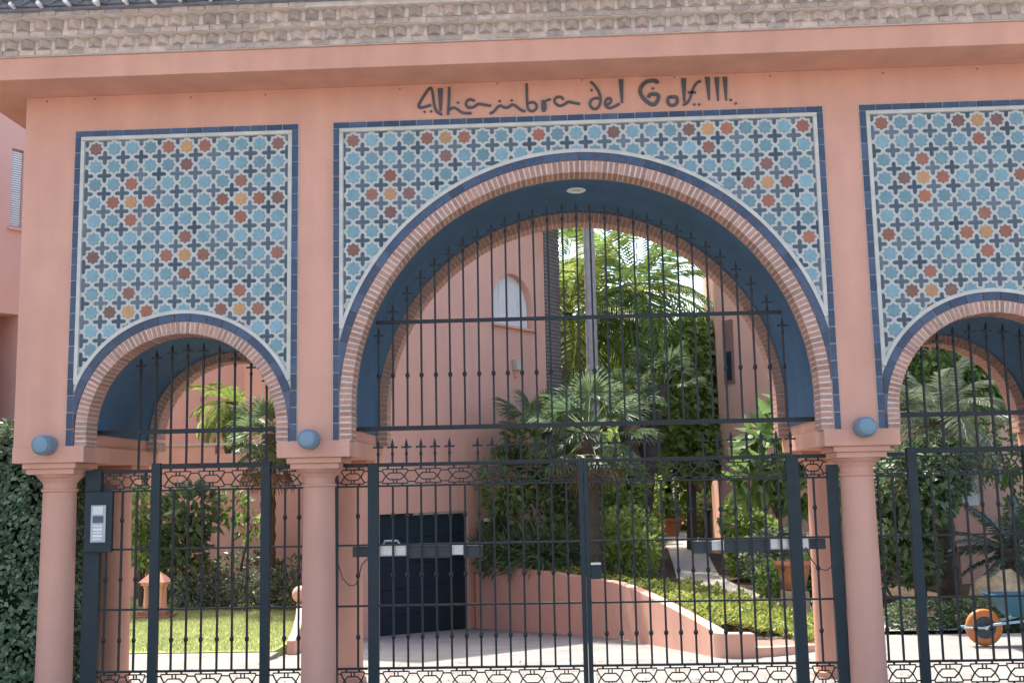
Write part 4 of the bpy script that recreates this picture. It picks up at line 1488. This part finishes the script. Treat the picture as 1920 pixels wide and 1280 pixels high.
# stone lantern
LT = thing('garden_lantern', 'small pink stone garden lantern on brick base on lawn', 'lantern', (-7.03, 7.88, 0.01))
LT.scale = (0.82, 0.9, 0.98)
MB().box(-0.36, 0.36, -0.26, 0.26, 0, 0.07).box(-0.30, 0.30, -0.21, 0.21, 0.07, 0.14).build('base', 'brick', LT, bevel=0.006)
for x in (-0.15, 0.15):
    for y in (-0.11, 0.11):
        MB().lathe([(0.062, 0.14), (0.062, 0.17), (0.042, 0.19), (0.038, 0.5), (0.055, 0.53), (0.06, 0.56)], 12, 'z', (x, y, 0)).build('pillar', 'stucco_garden', LT, smooth=True)
MB().box(-0.23, 0.23, -0.19, 0.19, 0.561, 0.61).add([(-0.27, -0.23, 0.612), (0.27, -0.23, 0.612), (0.27, 0.23, 0.612), (-0.27, 0.23, 0.612), (-0.06, 0, 0.80), (0.06, 0, 0.80)],
    [(0, 3, 2, 1), (0, 1, 5, 4), (1, 2, 5), (2, 3, 4, 5), (3, 0, 4)]).build('roof', 'stucco_garden', LT)

# ------------------------------------------------------------------ plants: hedge by the left column
HG = thing('hedge', 'tall clipped dark green hedge left of the gatehouse', 'hedge', (-7.3, 1.0, 0))
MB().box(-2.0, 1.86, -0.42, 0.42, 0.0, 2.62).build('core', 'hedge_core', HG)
n = 15000
fx_ = rng.uniform(-2.0, 1.95, n)
fz_ = rng.uniform(0, 2.72, n)
bump_ = 0.05 * np.sin(fx_ * 5.1) * np.sin(fz_ * 4.3) + 0.05 * np.sin(fx_ * 11.0 + fz_ * 7)
pf = np.stack([fx_, -0.45 - bump_ - rng.random(n) * 0.05, fz_], 1)
df = unit(n) * 0.9 + np.array([0, -0.7, -0.35])
nf = unit(n) * 0.6 + np.array([0, -1.0, 0.5])
m2 = 4500
ps = np.stack([1.88 + rng.random(m2) * 0.08, rng.uniform(-0.45, 0.45, m2), rng.uniform(0, 2.7, m2)], 1)
ds = unit(m2) * 0.9 + np.array([0.7, 0, -0.35])
nsd = unit(m2) * 0.6 + np.array([1.0, 0, 0.5])
m3 = 5000
pt = np.stack([rng.uniform(-2.0, 1.95, m3), rng.uniform(-0.48, 0.45, m3), 2.63 + rng.random(m3) ** 2 * 0.2], 1)
dt_ = unit(m3) * 0.8 + np.array([0, -0.2, 0.6])
ntp = unit(m3) * 0.6 + np.array([0, 0, 1.0])
sz = 0.6 + 0.7 * rng.random(n + m2 + m3)
link('foliage', leaf_mesh('foliage', np.concatenate([pf, ps, pt]), np.concatenate([df, ds, dt_]), np.concatenate([nf, nsd, ntp]), 0.075 * sz, 0.05 * sz, 'leaf_hedge'), None, HG)

# ------------------------------------------------------------------ palms
fan1 = [fan_leaf_mesh('frond', 'leaf_fan', 0.85, 0.62, 28, 220, s) for s in range(4)]
fan_dry = [fan_leaf_mesh('frond', 'dry_leaf', 0.7, 0.5, 20, 150, s + 20) for s in range(2)]
fan2 = [fan_leaf_mesh('frond', 'leaf_fan', 0.42, 0.5, 22, 220, s + 5) for s in range(3)]
fea_y = [feather_frond_mesh('frond', 'leaf_yellow', 2.3, 38, 0.55, 1.25, s) for s in range(3)]
fea_m = [feather_frond_mesh('frond', 'leaf_mid', 2.4, 40, 0.55, 1.5, s + 3) for s in range(3)]
fea_b = [feather_frond_mesh('frond', 'leaf_bright', 2.0, 40, 0.5, 1.7, s + 12) for s in range(3)]
fea_g = [feather_frond_mesh('frond', 'leaf_grey', 1.9, 34, 0.5, 1.3, s + 6) for s in range(3)]
fea_s = [feather_frond_mesh('frond', 'leaf_agave', 0.95, 30, 0.17, 0.7, s + 9, 0.022) for s in range(3)]
palm('feather_palm', 'tall palm with slim smooth grey trunk crossing the central arch', (0.47, 12.0, 0.6), 8.6, 0.135, 0.11, fea_m, 16, (1.0, -0.6), trunk='trunk_grey', rough=0.03, seed=2)
palm('fan_palm', 'fan palm with dark shaggy trunk behind the meeting gate leaves', (0.24, 8.0, 0.5), 2.45, 0.17, 0.15, fan1, 30, (1.05, -1.15), scale=0.82, seed=3, dry=fan_dry)
palm('fan_palm', 'leaning fan palm beside the villa wall', (0.05, 10.2, 0.6), 2.5, 0.16, 0.13, fan1, 22, (1.0, -1.0), lean=(-0.55, -0.3), scale=0.8, seed=4, dry=fan_dry)
palm('fan_palm', 'fan palm with thick dark trunk right of the tall palm', (1.30, 12.2, 0.5), 3.1, 0.2, 0.17, fan1, 11, (1.1, -0.6), lean=(-0.2, 0), scale=0.8, seed=5, dry=fan_dry)
palm('fan_palm', 'second leaning trunk fan palm forking beside the thick trunk', (1.45, 12.5, 0.5), 3.6, 0.17, 0.12, fan1, 10, (1.1, -0.6), lean=(0.5, 0), scale=0.8, seed=6)
palm('feather_palm', 'yellow green feather palm just right of the villa corner', (0.0, 15.2, 0.6), 5.5, 0.15, 0.13, fea_y, 40, (1.35, -1.05), scale=1.3, seed=7)
palm('feather_palm', 'large drooping green feather palm behind tall grey trunk', (1.70, 15.6, 0.6), 6.1, 0.2, 0.17, fea_m, 40, (1.35, -1.1), scale=1.3, seed=8)
palm('feather_palm', 'small yellow feather palm under the patch of sky', (3.5, 20.0, 0.6), 4.3, 0.15, 0.13, fea_y, 28, (1.2, -0.8), scale=0.9, seed=9)
palm('feather_palm', 'sunlit feather palm drooping over the back garden wall', (-7.3, 12.9, 0), 4.0, 0.15, 0.14, fea_b, 36, (1.0, -1.3), scale=0.6, trunk='trunk_brown', seed=10)
palm('fan_palm', 'fan palm with dark trunk on the left lawn', (-5.5, 9.2, 0), 3.1, 0.14, 0.13, fan2, 24, (1.2, -1.2), scale=1.0, seed=11, dry=fan_dry)
palm('feather_palm', 'grey green feather palm filling the right arch', (5.55, 6.6, 0), 3.0, 0.15, 0.13, fea_g, 24, (1.3, -0.35), scale=0.72, seed=12)
palm('cycad', 'short stiff dark cycad above the stones behind right gate', (6.15, 5.7, 0.3), 0.75, 0.16, 0.15, fea_s, 26, (1.2, -0.35), cat='cycad', seed=13)

# ------------------------------------------------------------------ trees and shrubs
def tree(name, label, loc, h, blobs, n, L, Wd, mat, r0=0.12, cat='tree', group=None):
    t = thing(name, label, cat, loc, 0, group)
    mb = MB().tube([(0, 0, 0), (0.05, 0, h * 0.4), (0, 0.03, h)], [r0, r0 * 0.8, r0 * 0.5], 10)
    for (c, r) in blobs:
        mb.tube([(0, 0, h * 0.6), (c[0] * 0.5, c[1] * 0.5, (h * 0.6 + c[2]) / 2), c], [r0 * 0.5, r0 * 0.35, r0 * 0.12], 7)
    mb.build('trunk', 'trunk_brown', t)
    link('crown', shrub_mesh('crown', blobs, n, L, Wd, mat, 0.25), None, t)
    return t


tree('ivy_tree', 'tall ivy covered tree left of the right hand house', (2.65, 14.6, 0.6), 3.2,
     [((0.05, 0, 3.4), (0.7, 0.7, 1.5)), ((-0.45, -0.2, 3.0), (0.5, 0.6, 1.0)), ((0.3, -0.2, 2.4), (0.5, 0.6, 0.9)), ((0.25, 0, 4.6), (0.5, 0.5, 0.7))], 7000, 0.17, 0.13, 'leaf_bright')
tree('broadleaf_tree', 'slender tree with large drooping glossy leaves before the right house', (3.15, 7.1, 0.1), 2.3,
     [((0, 0, 2.5), (0.45, 0.45, 0.45)), ((-0.3, -0.1, 2.0), (0.35, 0.35, 0.3)), ((0.3, 0, 2.9), (0.28, 0.3, 0.35)), ((0.35, -0.1, 1.9), (0.35, 0.35, 0.35))], 620, 0.34, 0.16, 'leaf_mid', 0.045)
tree('dark_tree', 'dark leafed small tree right of the third column', (4.9, 5.9, 0), 1.4,
     [((0, 0, 1.9), (0.65, 0.5, 0.6)), ((-0.25, 0, 1.3), (0.45, 0.4, 0.5)), ((0.4, 0.1, 2.2), (0.5, 0.4, 0.5)), ((0.0, 0, 0.9), (0.3, 0.3, 0.4))], 4200, 0.12, 0.075, 'leaf_dark', 0.07)
for i, (x, y, s, lb) in enumerate(((-0.2, 23, 4.2, 'leftmost broad tree at the back of the garden'), (3.2, 26, 3.4, 'middle broad tree at the back of the garden path'),
                                  (6.5, 24, 3.0, 'right broad tree at the garden back beside side house'))):
    tree('broad_tree', lb, (x, y, 0.6), 2.6, [((0, 0, 1.35 * s), (s * .6, s * .6, s * .6)), ((-s * .4, -0.4, s * .8), (s * .5, s * .5, s * .5)), ((s * .45, -0.3, s * .85), (s * .5, s * .5, s * .5)), ((0, -0.8, s * .45), (s * .7, s * .5, s * .45))],
         9500, 0.26, 0.18, ('leaf_bright', 'leaf_bright', 'leaf_mid')[i], 0.2, group='trees at the back of the garden')
tree('garden_tree', 'green tree crown rising behind the right arch palm', (5.75, 8.5, 0), 3.4,
     [((0.5, 0, 4.1), (0.8, 0.5, 0.7)), ((0.0, 0, 3.6), (0.6, 0.4, 0.6)), ((1.1, 0, 3.7), (0.7, 0.4, 0.6))], 3600, 0.15, 0.09, 'leaf_mid', 0.09)
tree('added_shade_tree', 'broad unseen tree added left of the back lawn to shade it', (-9.6, 12.0, 0), 4.6,  # added tree, crown out of view, there to cast shade on the lawn
     [((0, 0, 5.6), (1.5, 1.4, 1.2)), ((0.9, -0.2, 5.0), (1.0, 1.0, 0.9)), ((-0.8, 0, 5.0), (1.0, 1.0, 0.9))], 5200, 0.2, 0.12, 'leaf_mid', 0.13, group='trees added to shade the left lawn')
tree('added_shade_tree', 'slim tree added beside the garden wall to shade the lawn', (-8.65, 11.4, 0), 5.2,  # second added tree, crown hidden by the facade, shades the lawn further
     [((0, 0, 6.4), (1.2, 1.1, 1.0)), ((0.7, -0.2, 6.1), (0.8, 0.8, 0.7)), ((-0.6, 0.1, 6.1), (0.8, 0.8, 0.7))], 4200, 0.18, 0.11, 'leaf_mid', 0.08, group='trees added to shade the left lawn')
SH = [
    ('yellow green sunlit shrub beside the villa brick corner', (0.05, 13.2, 0.55), [((0, 0, 0.9), (0.5, 0.4, 0.9)), ((0.1, 0, 1.9), (0.45, 0.4, 0.7))], 1500, 0.14, 0.08, 'leaf_yellow', None),
    ('yellow green sunlit shrub behind the forked palm trunks', (0.85, 13.9, 0.55), [((0, 0, 0.9), (0.5, 0.4, 0.9)), ((-0.1, 0, 1.8), (0.5, 0.4, 0.6))], 1500, 0.14, 0.08, 'leaf_yellow', ('flower_orange', 30)),
    ('bright loose shrub at the left edge of far path', (1.75, 17.0, 0.6), [((0, 0, 0.6), (0.5, 0.5, 0.6)), ((0.1, 0.2, 1.3), (0.45, 0.4, 0.5))], 1100, 0.13, 0.08, 'leaf_bright', ('flower_orange', 20)),
    ('dark clumped shrub filling the bed under the villa corner', (-0.75, 10.0, 0.6), [((0, 0, 0.9), (0.75, 0.5, 0.8)), ((-0.5, -0.2, 1.5), (0.5, 0.4, 0.6)), ((0.45, 0.2, 1.5), (0.5, 0.4, 0.7)), ((-0.1, 0, 2.2), (0.5, 0.4, 0.45))], 2300, 0.15, 0.06, 'leaf_mid', ('flower_orange', 60)),
    ('bright leafy shrub high against the villa wall', (-0.5, 10.9, 0.65), [((-0.05, 0, 2.7), (0.4, 0.35, 0.35)), ((0.4, -0.1, 2.5), (0.45, 0.35, 0.4))], 1300, 0.12, 0.07, 'leaf_bright', ('flower_orange', 40)),
    ('low strappy shrub along the top of the ramp wall', (-0.9, 9.3, 0.55), [((0, 0, 0.35), (0.5, 0.3, 0.4)), ((0.5, -0.5, 0.35), (0.5, 0.3, 0.4)), ((-0.5, 0.4, 0.4), (0.4, 0.3, 0.45))], 1900, 0.26, 0.035, 'leaf_dark', None),
    ('green shrub between the shaggy palm and path', (0.95, 8.7, 0.45), [((0, 0, 0.4), (0.45, 0.4, 0.45)), ((0.1, 0.7, 0.6), (0.5, 0.4, 0.6)), ((-0.3, 0.2, 0.7), (0.35, 0.3, 0.5))], 2000, 0.11, 0.06, 'leaf_bright', None),
    ('bright shrub behind the palm trunks near path', (0.7, 11.2, 0.5), [((0, 0, 0.8), (0.55, 0.4, 0.8)), ((0.3, 0.4, 1.6), (0.5, 0.4, 0.6)), ((-0.3, 0.4, 1.9), (0.5, 0.4, 0.6))], 2200, 0.12, 0.07, 'leaf_bright', ('flower_pink', 16)),
    ('leafy lime green shrub on the right of the garden path', (3.2, 10.2, 0.3), [((-0.1, 0, 1.0), (0.4, 0.35, 0.45)), ((0.25, 0.1, 0.6), (0.4, 0.35, 0.5)), ((-0.15, -0.3, 0.45), (0.3, 0.3, 0.4))], 1500, 0.14, 0.09, 'leaf_bright', None),
    ('grey green rounded shrub right of the path', (3.3, 8.8, 0.2), [((0, 0, 0.55), (0.45, 0.4, 0.5)), ((0.35, -0.2, 0.7), (0.35, 0.3, 0.4))], 1700, 0.09, 0.05, 'leaf_grey', None),
    ('low green shrub at the path bend', (3.25, 7.75, 0.15), [((0, 0, 0.3), (0.4, 0.35, 0.35)), ((0.45, -0.2, 0.35), (0.4, 0.3, 0.4))], 1600, 0.1, 0.055, 'leaf_mid', None),
    ('dark shrub in front of the right house below drooping leaves', (4.0, 7.2, 0.1), [((0, 0, 0.35), (0.5, 0.35, 0.4)), ((0.5, 0.2, 0.5), (0.45, 0.35, 0.5)), ((-0.35, -0.15, 0.3), (0.3, 0.3, 0.3))], 2300, 0.1, 0.055, 'leaf_dark', None),
    ('pink flowering shrub at the far end of path', (3.75, 19.0, 0.6), [((0, 0, 0.5), (0.6, 0.5, 0.5)), ((-0.2, -0.2, 0.8), (0.35, 0.35, 0.4))], 900, 0.14, 0.08, 'leaf_mid', ('flower_pink', 420)),
    ('tall green shrub left of the far path end', (0.9, 18.5, 0.6), [((0, 0, 1.0), (1.0, 0.7, 1.0)), ((0.3, 0.2, 2.0), (0.9, 0.7, 0.9)), ((-0.6, 0, 2.3), (0.7, 0.6, 0.8))], 2600, 0.18, 0.11, 'leaf_bright', None),
    ('large leafed dark shrub by the back wall of left lawn', (-7.1, 9.4, 0), [((0, 0, 0.9), (0.4, 0.35, 0.7)), ((0.15, 0, 1.7), (0.45, 0.35, 0.5)), ((-0.25, 0, 1.4), (0.35, 0.3, 0.5))], 900, 0.24, 0.10, 'leaf_dark', None),  # dark plant; its leaf colour also carries the shade of this corner
    ('silvery rounded shrub in the middle of left lawn border', (-6.75, 9.1, 0), [((0, 0, 0.28), (0.42, 0.3, 0.36)), ((0.35, 0.1, 0.3), (0.35, 0.3, 0.34))], 2000, 0.07, 0.04, 'leaf_grey', None),
    ('silvery bushy shrub around the lawn palm trunk', (-5.55, 8.9, 0), [((-0.15, 0, 0.3), (0.4, 0.3, 0.4)), ((0.35, 0.0, 0.33), (0.38, 0.3, 0.42))], 2000, 0.075, 0.04, 'leaf_grey', None),
    ('green hedge like shrub along the lawn back wall', (-6.2, 10.3, 0), [((-1.2, 0, 0.4), (0.8, 0.4, 0.5)), ((0, 0, 0.45), (0.8, 0.4, 0.55)), ((1.2, 0, 0.4), (0.8, 0.4, 0.5))], 2600, 0.09, 0.055, 'leaf_dark', None),
    ('light green leafy plant left of the lawn shrubs', (-7.95, 9.6, 0), [((0, 0, 1.7), (0.35, 0.3, 0.45)), ((0.1, 0, 1.1), (0.3, 0.3, 0.4))], 700, 0.16, 0.08, 'leaf_bright', None),
    ('drooping orange tipped plant leaning on the pink wall', (-6.35, 9.9, 0), [((0, 0, 1.8), (0.25, 0.2, 0.3)), ((0.35, 0, 1.45), (0.35, 0.15, 0.15))], 200, 0.22, 0.06, 'leaf_mid', ('flower_orange', 30)),
    ('low dark clipped hedge behind the wheelbarrow', (5.35, 5.0, 0), [((-0.75, 0, 0.2), (0.5, 0.25, 0.24)), ((0, 0, 0.2), (0.55, 0.25, 0.24)), ((0.75, 0, 0.2), (0.55, 0.25, 0.24)), ((1.5, 0, 0.2), (0.55, 0.25, 0.24))], 5200, 0.055, 0.035, 'leaf_dark', None),
    ('dark bush against the house behind the right palm', (7.35, 7.6, 0), [((0, 0, 1.0), (0.6, 0.5, 0.9)), ((0.5, 0, 1.8), (0.6, 0.5, 0.7)), ((-0.4, 0.3, 2.6), (0.5, 0.4, 0.7))], 2600, 0.15, 0.07, 'leaf_mid', None),
    ('tall green tree like shrub behind the right arch palm', (4.75, 8.3, 0), [((0, 0, 2.8), (0.5, 0.4, 0.6)), ((0.1, 0, 3.5), (0.5, 0.4, 0.5)), ((-0.3, 0, 2.0), (0.4, 0.4, 0.6))], 1800, 0.14, 0.08, 'leaf_bright', None),
]
for lb, loc, blobs, n, L, Wd, mat, fl in SH:
    shrub('shrub', lb, loc, blobs, n, L, Wd, mat, group='garden shrubs', flowers=fl)

# yellow green ground cover between ramp wall and path
n = 34000
cy = rng.uniform(3.35, 11.5, n)
cxs = np.array([wall_x(v)[0] for v in cy]) + 0.2 + rng.random(n) * 2.4
lim = np.interp(cy, [a[1] for a in pl], [a[0] for a in pl])
lim = np.where(cy < 4.8, 2.6 + (cy - 3.3) * 0.5, lim)
ok = (cxs < lim + 0.08) & ~((cy < 3.95) & (cxs > 1.7) & (cxs < 2.75))
cxs, cy = cxs[ok], cy[ok]
cz_ = np.array([garden_z(a, b) for a, b in zip(cxs, cy)])
n = len(cxs)
hh = 0.05 + 0.17 * np.abs(np.sin(cxs * 4.7 + cy * 1.3) * np.sin(cy * 3.9)) * rng.random(n) + 0.05 * rng.random(n)
cp = np.stack([cxs, cy, np.maximum(cz_, 0.0) + hh], 1)
tag(link('ground_cover', leaf_mesh('ground_cover', cp, unit(n) * 0.8 + np.array([0, 0, 0.7]), unit(n) * 0.7 + np.array([0, 0, 1.0]), rng.uniform(0.05, 0.10, n), 0.045, 'leaf_yellow'), None),
    'yellow green ground cover beside the pink ramp wall', 'ground cover', kind='stuff')

# ------------------------------------------------------------------ pots, planter, bollard, stones
def pot(label, loc, s, name='flower_pot', tilt=0.0):
    t = thing(name, label, 'pot', loc)
    t.rotation_euler = (0, tilt, 0)
    b = MB().lathe([(0.11 * s, 0), (0.15 * s, 0.10 * s), (0.19 * s, 0.26 * s), (0.20 * s, 0.30 * s), (0.17 * s, 0.30 * s), (0.14 * s, 0.12 * s), (0.0, 0.10 * s)], 20).build('body', 'terracotta', t, smooth=True)
    MB().lathe([(0.195 * s, 0.28 * s), (0.225 * s, 0.285 * s), (0.225 * s, 0.335 * s), (0.175 * s, 0.335 * s)], 20).build('rim', 'terracotta', t, smooth=True)
    return t


pot('round terracotta pot beside the right gate leaf post', (3.2, 6.35, 0.45), 1.25)
MB_ = MB().box(-0.18, 0.18, -0.18, 0.18, 0.0, 0.36).build('pedestal', 'stone_tan', loc=(3.2, 6.35, 0.085), bevel=0.02)
tag(MB_, 'low tan stone block under the round terracotta pot', 'stone block')
PT = thing('planter', 'long orange terracotta planter at the far end of path', 'planter', (2.65, 20.6, 0.6))
MB().prism_xz([(-0.32, 0), (0.32, 0), (0.42, 0.42), (-0.42, 0.42)], -0.22, 0.22).build('trough', 'terracotta', PT, bevel=0.01)
MB().box(-0.47, 0.47, -0.27, 0.27, 0.42, 0.50).build('rim', 'terracotta', PT, bevel=0.01)
link('plant', shrub_mesh('plant', [((0, 0, 0.75), (0.4, 0.25, 0.32))], 260, 0.2, 0.09, 'leaf_mid'), None, PT)
BO = thing('garden_bollard', 'dark bollard light on the right edge of the path', 'bollard', (3.12, 15.2, 0.6))
MB().lathe([(0.09, 0), (0.09, 0.74), (0.075, 0.745), (0.075, 0.80)], 16).build('post', 'plastic_dark', BO, smooth=True)
MB().lathe([(0.11, 0.80), (0.115, 0.82), (0.10, 0.86), (0.0, 0.88)], 16).build('cap', 'plastic_dark', BO, smooth=True)


def rock(loc, sx, sy, sz_, seed, label):
    r = random.Random(seed)
    mb = MB().sphere((0, 0, 0), 1.0, 12, 8)
    ph = [(r.uniform(2, 5), r.uniform(0, 6), r.uniform(2, 5), r.uniform(0, 6)) for _ in range(4)]
    v2 = []
    for x, y, z in mb.v:
        k = 1 + sum(0.07 * math.sin(a * x + b) * math.cos(c * (y + z) + d) for a, b, c, d in ph)
        v2.append((x * sx * k, y * sy * k, max(-0.55, z) * sz_ * k))
    mb.v = v2
    return tag(mb.build('garden_stone', 'stone_tan', loc=loc), label, 'stone', 'stones behind the right gate')


rock((5.85, 5.45, 0.42), 0.42, 0.32, 0.36, 1, 'large tan stone at the left end of the stone heap')
rock((6.55, 5.5, 0.45), 0.48, 0.34, 0.40, 2, 'large tan stone right of the cycad')
rock((6.2, 5.25, 0.30), 0.30, 0.22, 0.26, 3, 'small tan stone in front of the cycad')

# ------------------------------------------------------------------ wheelbarrow
WBR = thing('wheelbarrow', 'blue wheelbarrow with orange wheel parked behind the right gate', 'wheelbarrow', (4.93, 3.62, 0.0))
tm = MB()
tm.lathe([(0.135, -0.035), (0.19, -0.045), (0.218, -0.03), (0.224, 0), (0.218, 0.03), (0.19, 0.045), (0.135, 0.035)], 28, 'y', (0, 0, 0.224), caps=False)
wh = tm.build('wheel', 'barrow_orange', WBR, smooth=True)
MB().lathe([(0.0, -0.024), (0.12, -0.026), (0.136, -0.034), (0.136, 0.034), (0.12, 0.026), (0.0, 0.024)], 24, 'y', (0, 0, 0.224)).build('rim', 'plastic_dark', wh)
MB().lathe([(0.022, -0.09), (0.022, 0.09)], 10, 'y', (0, 0, 0.224)).build('axle', 'silver', wh)
for y in (-0.075, 0.075):
    MB().tube([(-0.26, y, 0.23), (-0.02, y, 0.224), (0.10, y, 0.26)], 0.014, 8).build('fork', 'fork_blue', WBR)
    MB().tube([(0.05, y * 1.2, 0.26), (0.45, y * 2.6, 0.32), (0.95, y * 3.2, 0.42), (1.5, y * 3.6, 0.55)], 0.016, 8).build('handle', 'fork_blue', WBR)
    MB().tube([(0.62, y * 2.8, 0.34), (0.72, y * 2.8, 0.02), (0.84, y * 2.8, 0.02), (0.92, y * 3, 0.40)], 0.013, 8).build('leg', 'silver', WBR)
tv = [(0.30, -0.17, 0.36), (0.85, -0.2, 0.36), (0.85, 0.2, 0.36), (0.30, 0.17, 0.36), (0.10, -0.29, 0.62), (1.12, -0.32, 0.60), (1.12, 0.32, 0.60), (0.10, 0.29, 0.62)]
tr = MB().add(tv, [(0, 3, 2, 1), (0, 1, 5, 4), (1, 2, 6, 5), (2, 3, 7, 6), (3, 0, 4, 7)]).build('tray', 'barrow_blue', WBR)
sd = tr.modifiers.new('thick', 'SOLIDIFY')
sd.thickness = 0.012
rimp = [(0.10, -0.29, 0.62), (1.12, -0.32, 0.60), (1.12, 0.32, 0.60), (0.10, 0.29, 0.62), (0.10, -0.29, 0.62)]
MB().tube(rimp, 0.013, 6).build('tray_rim', 'barrow_blue', tr)
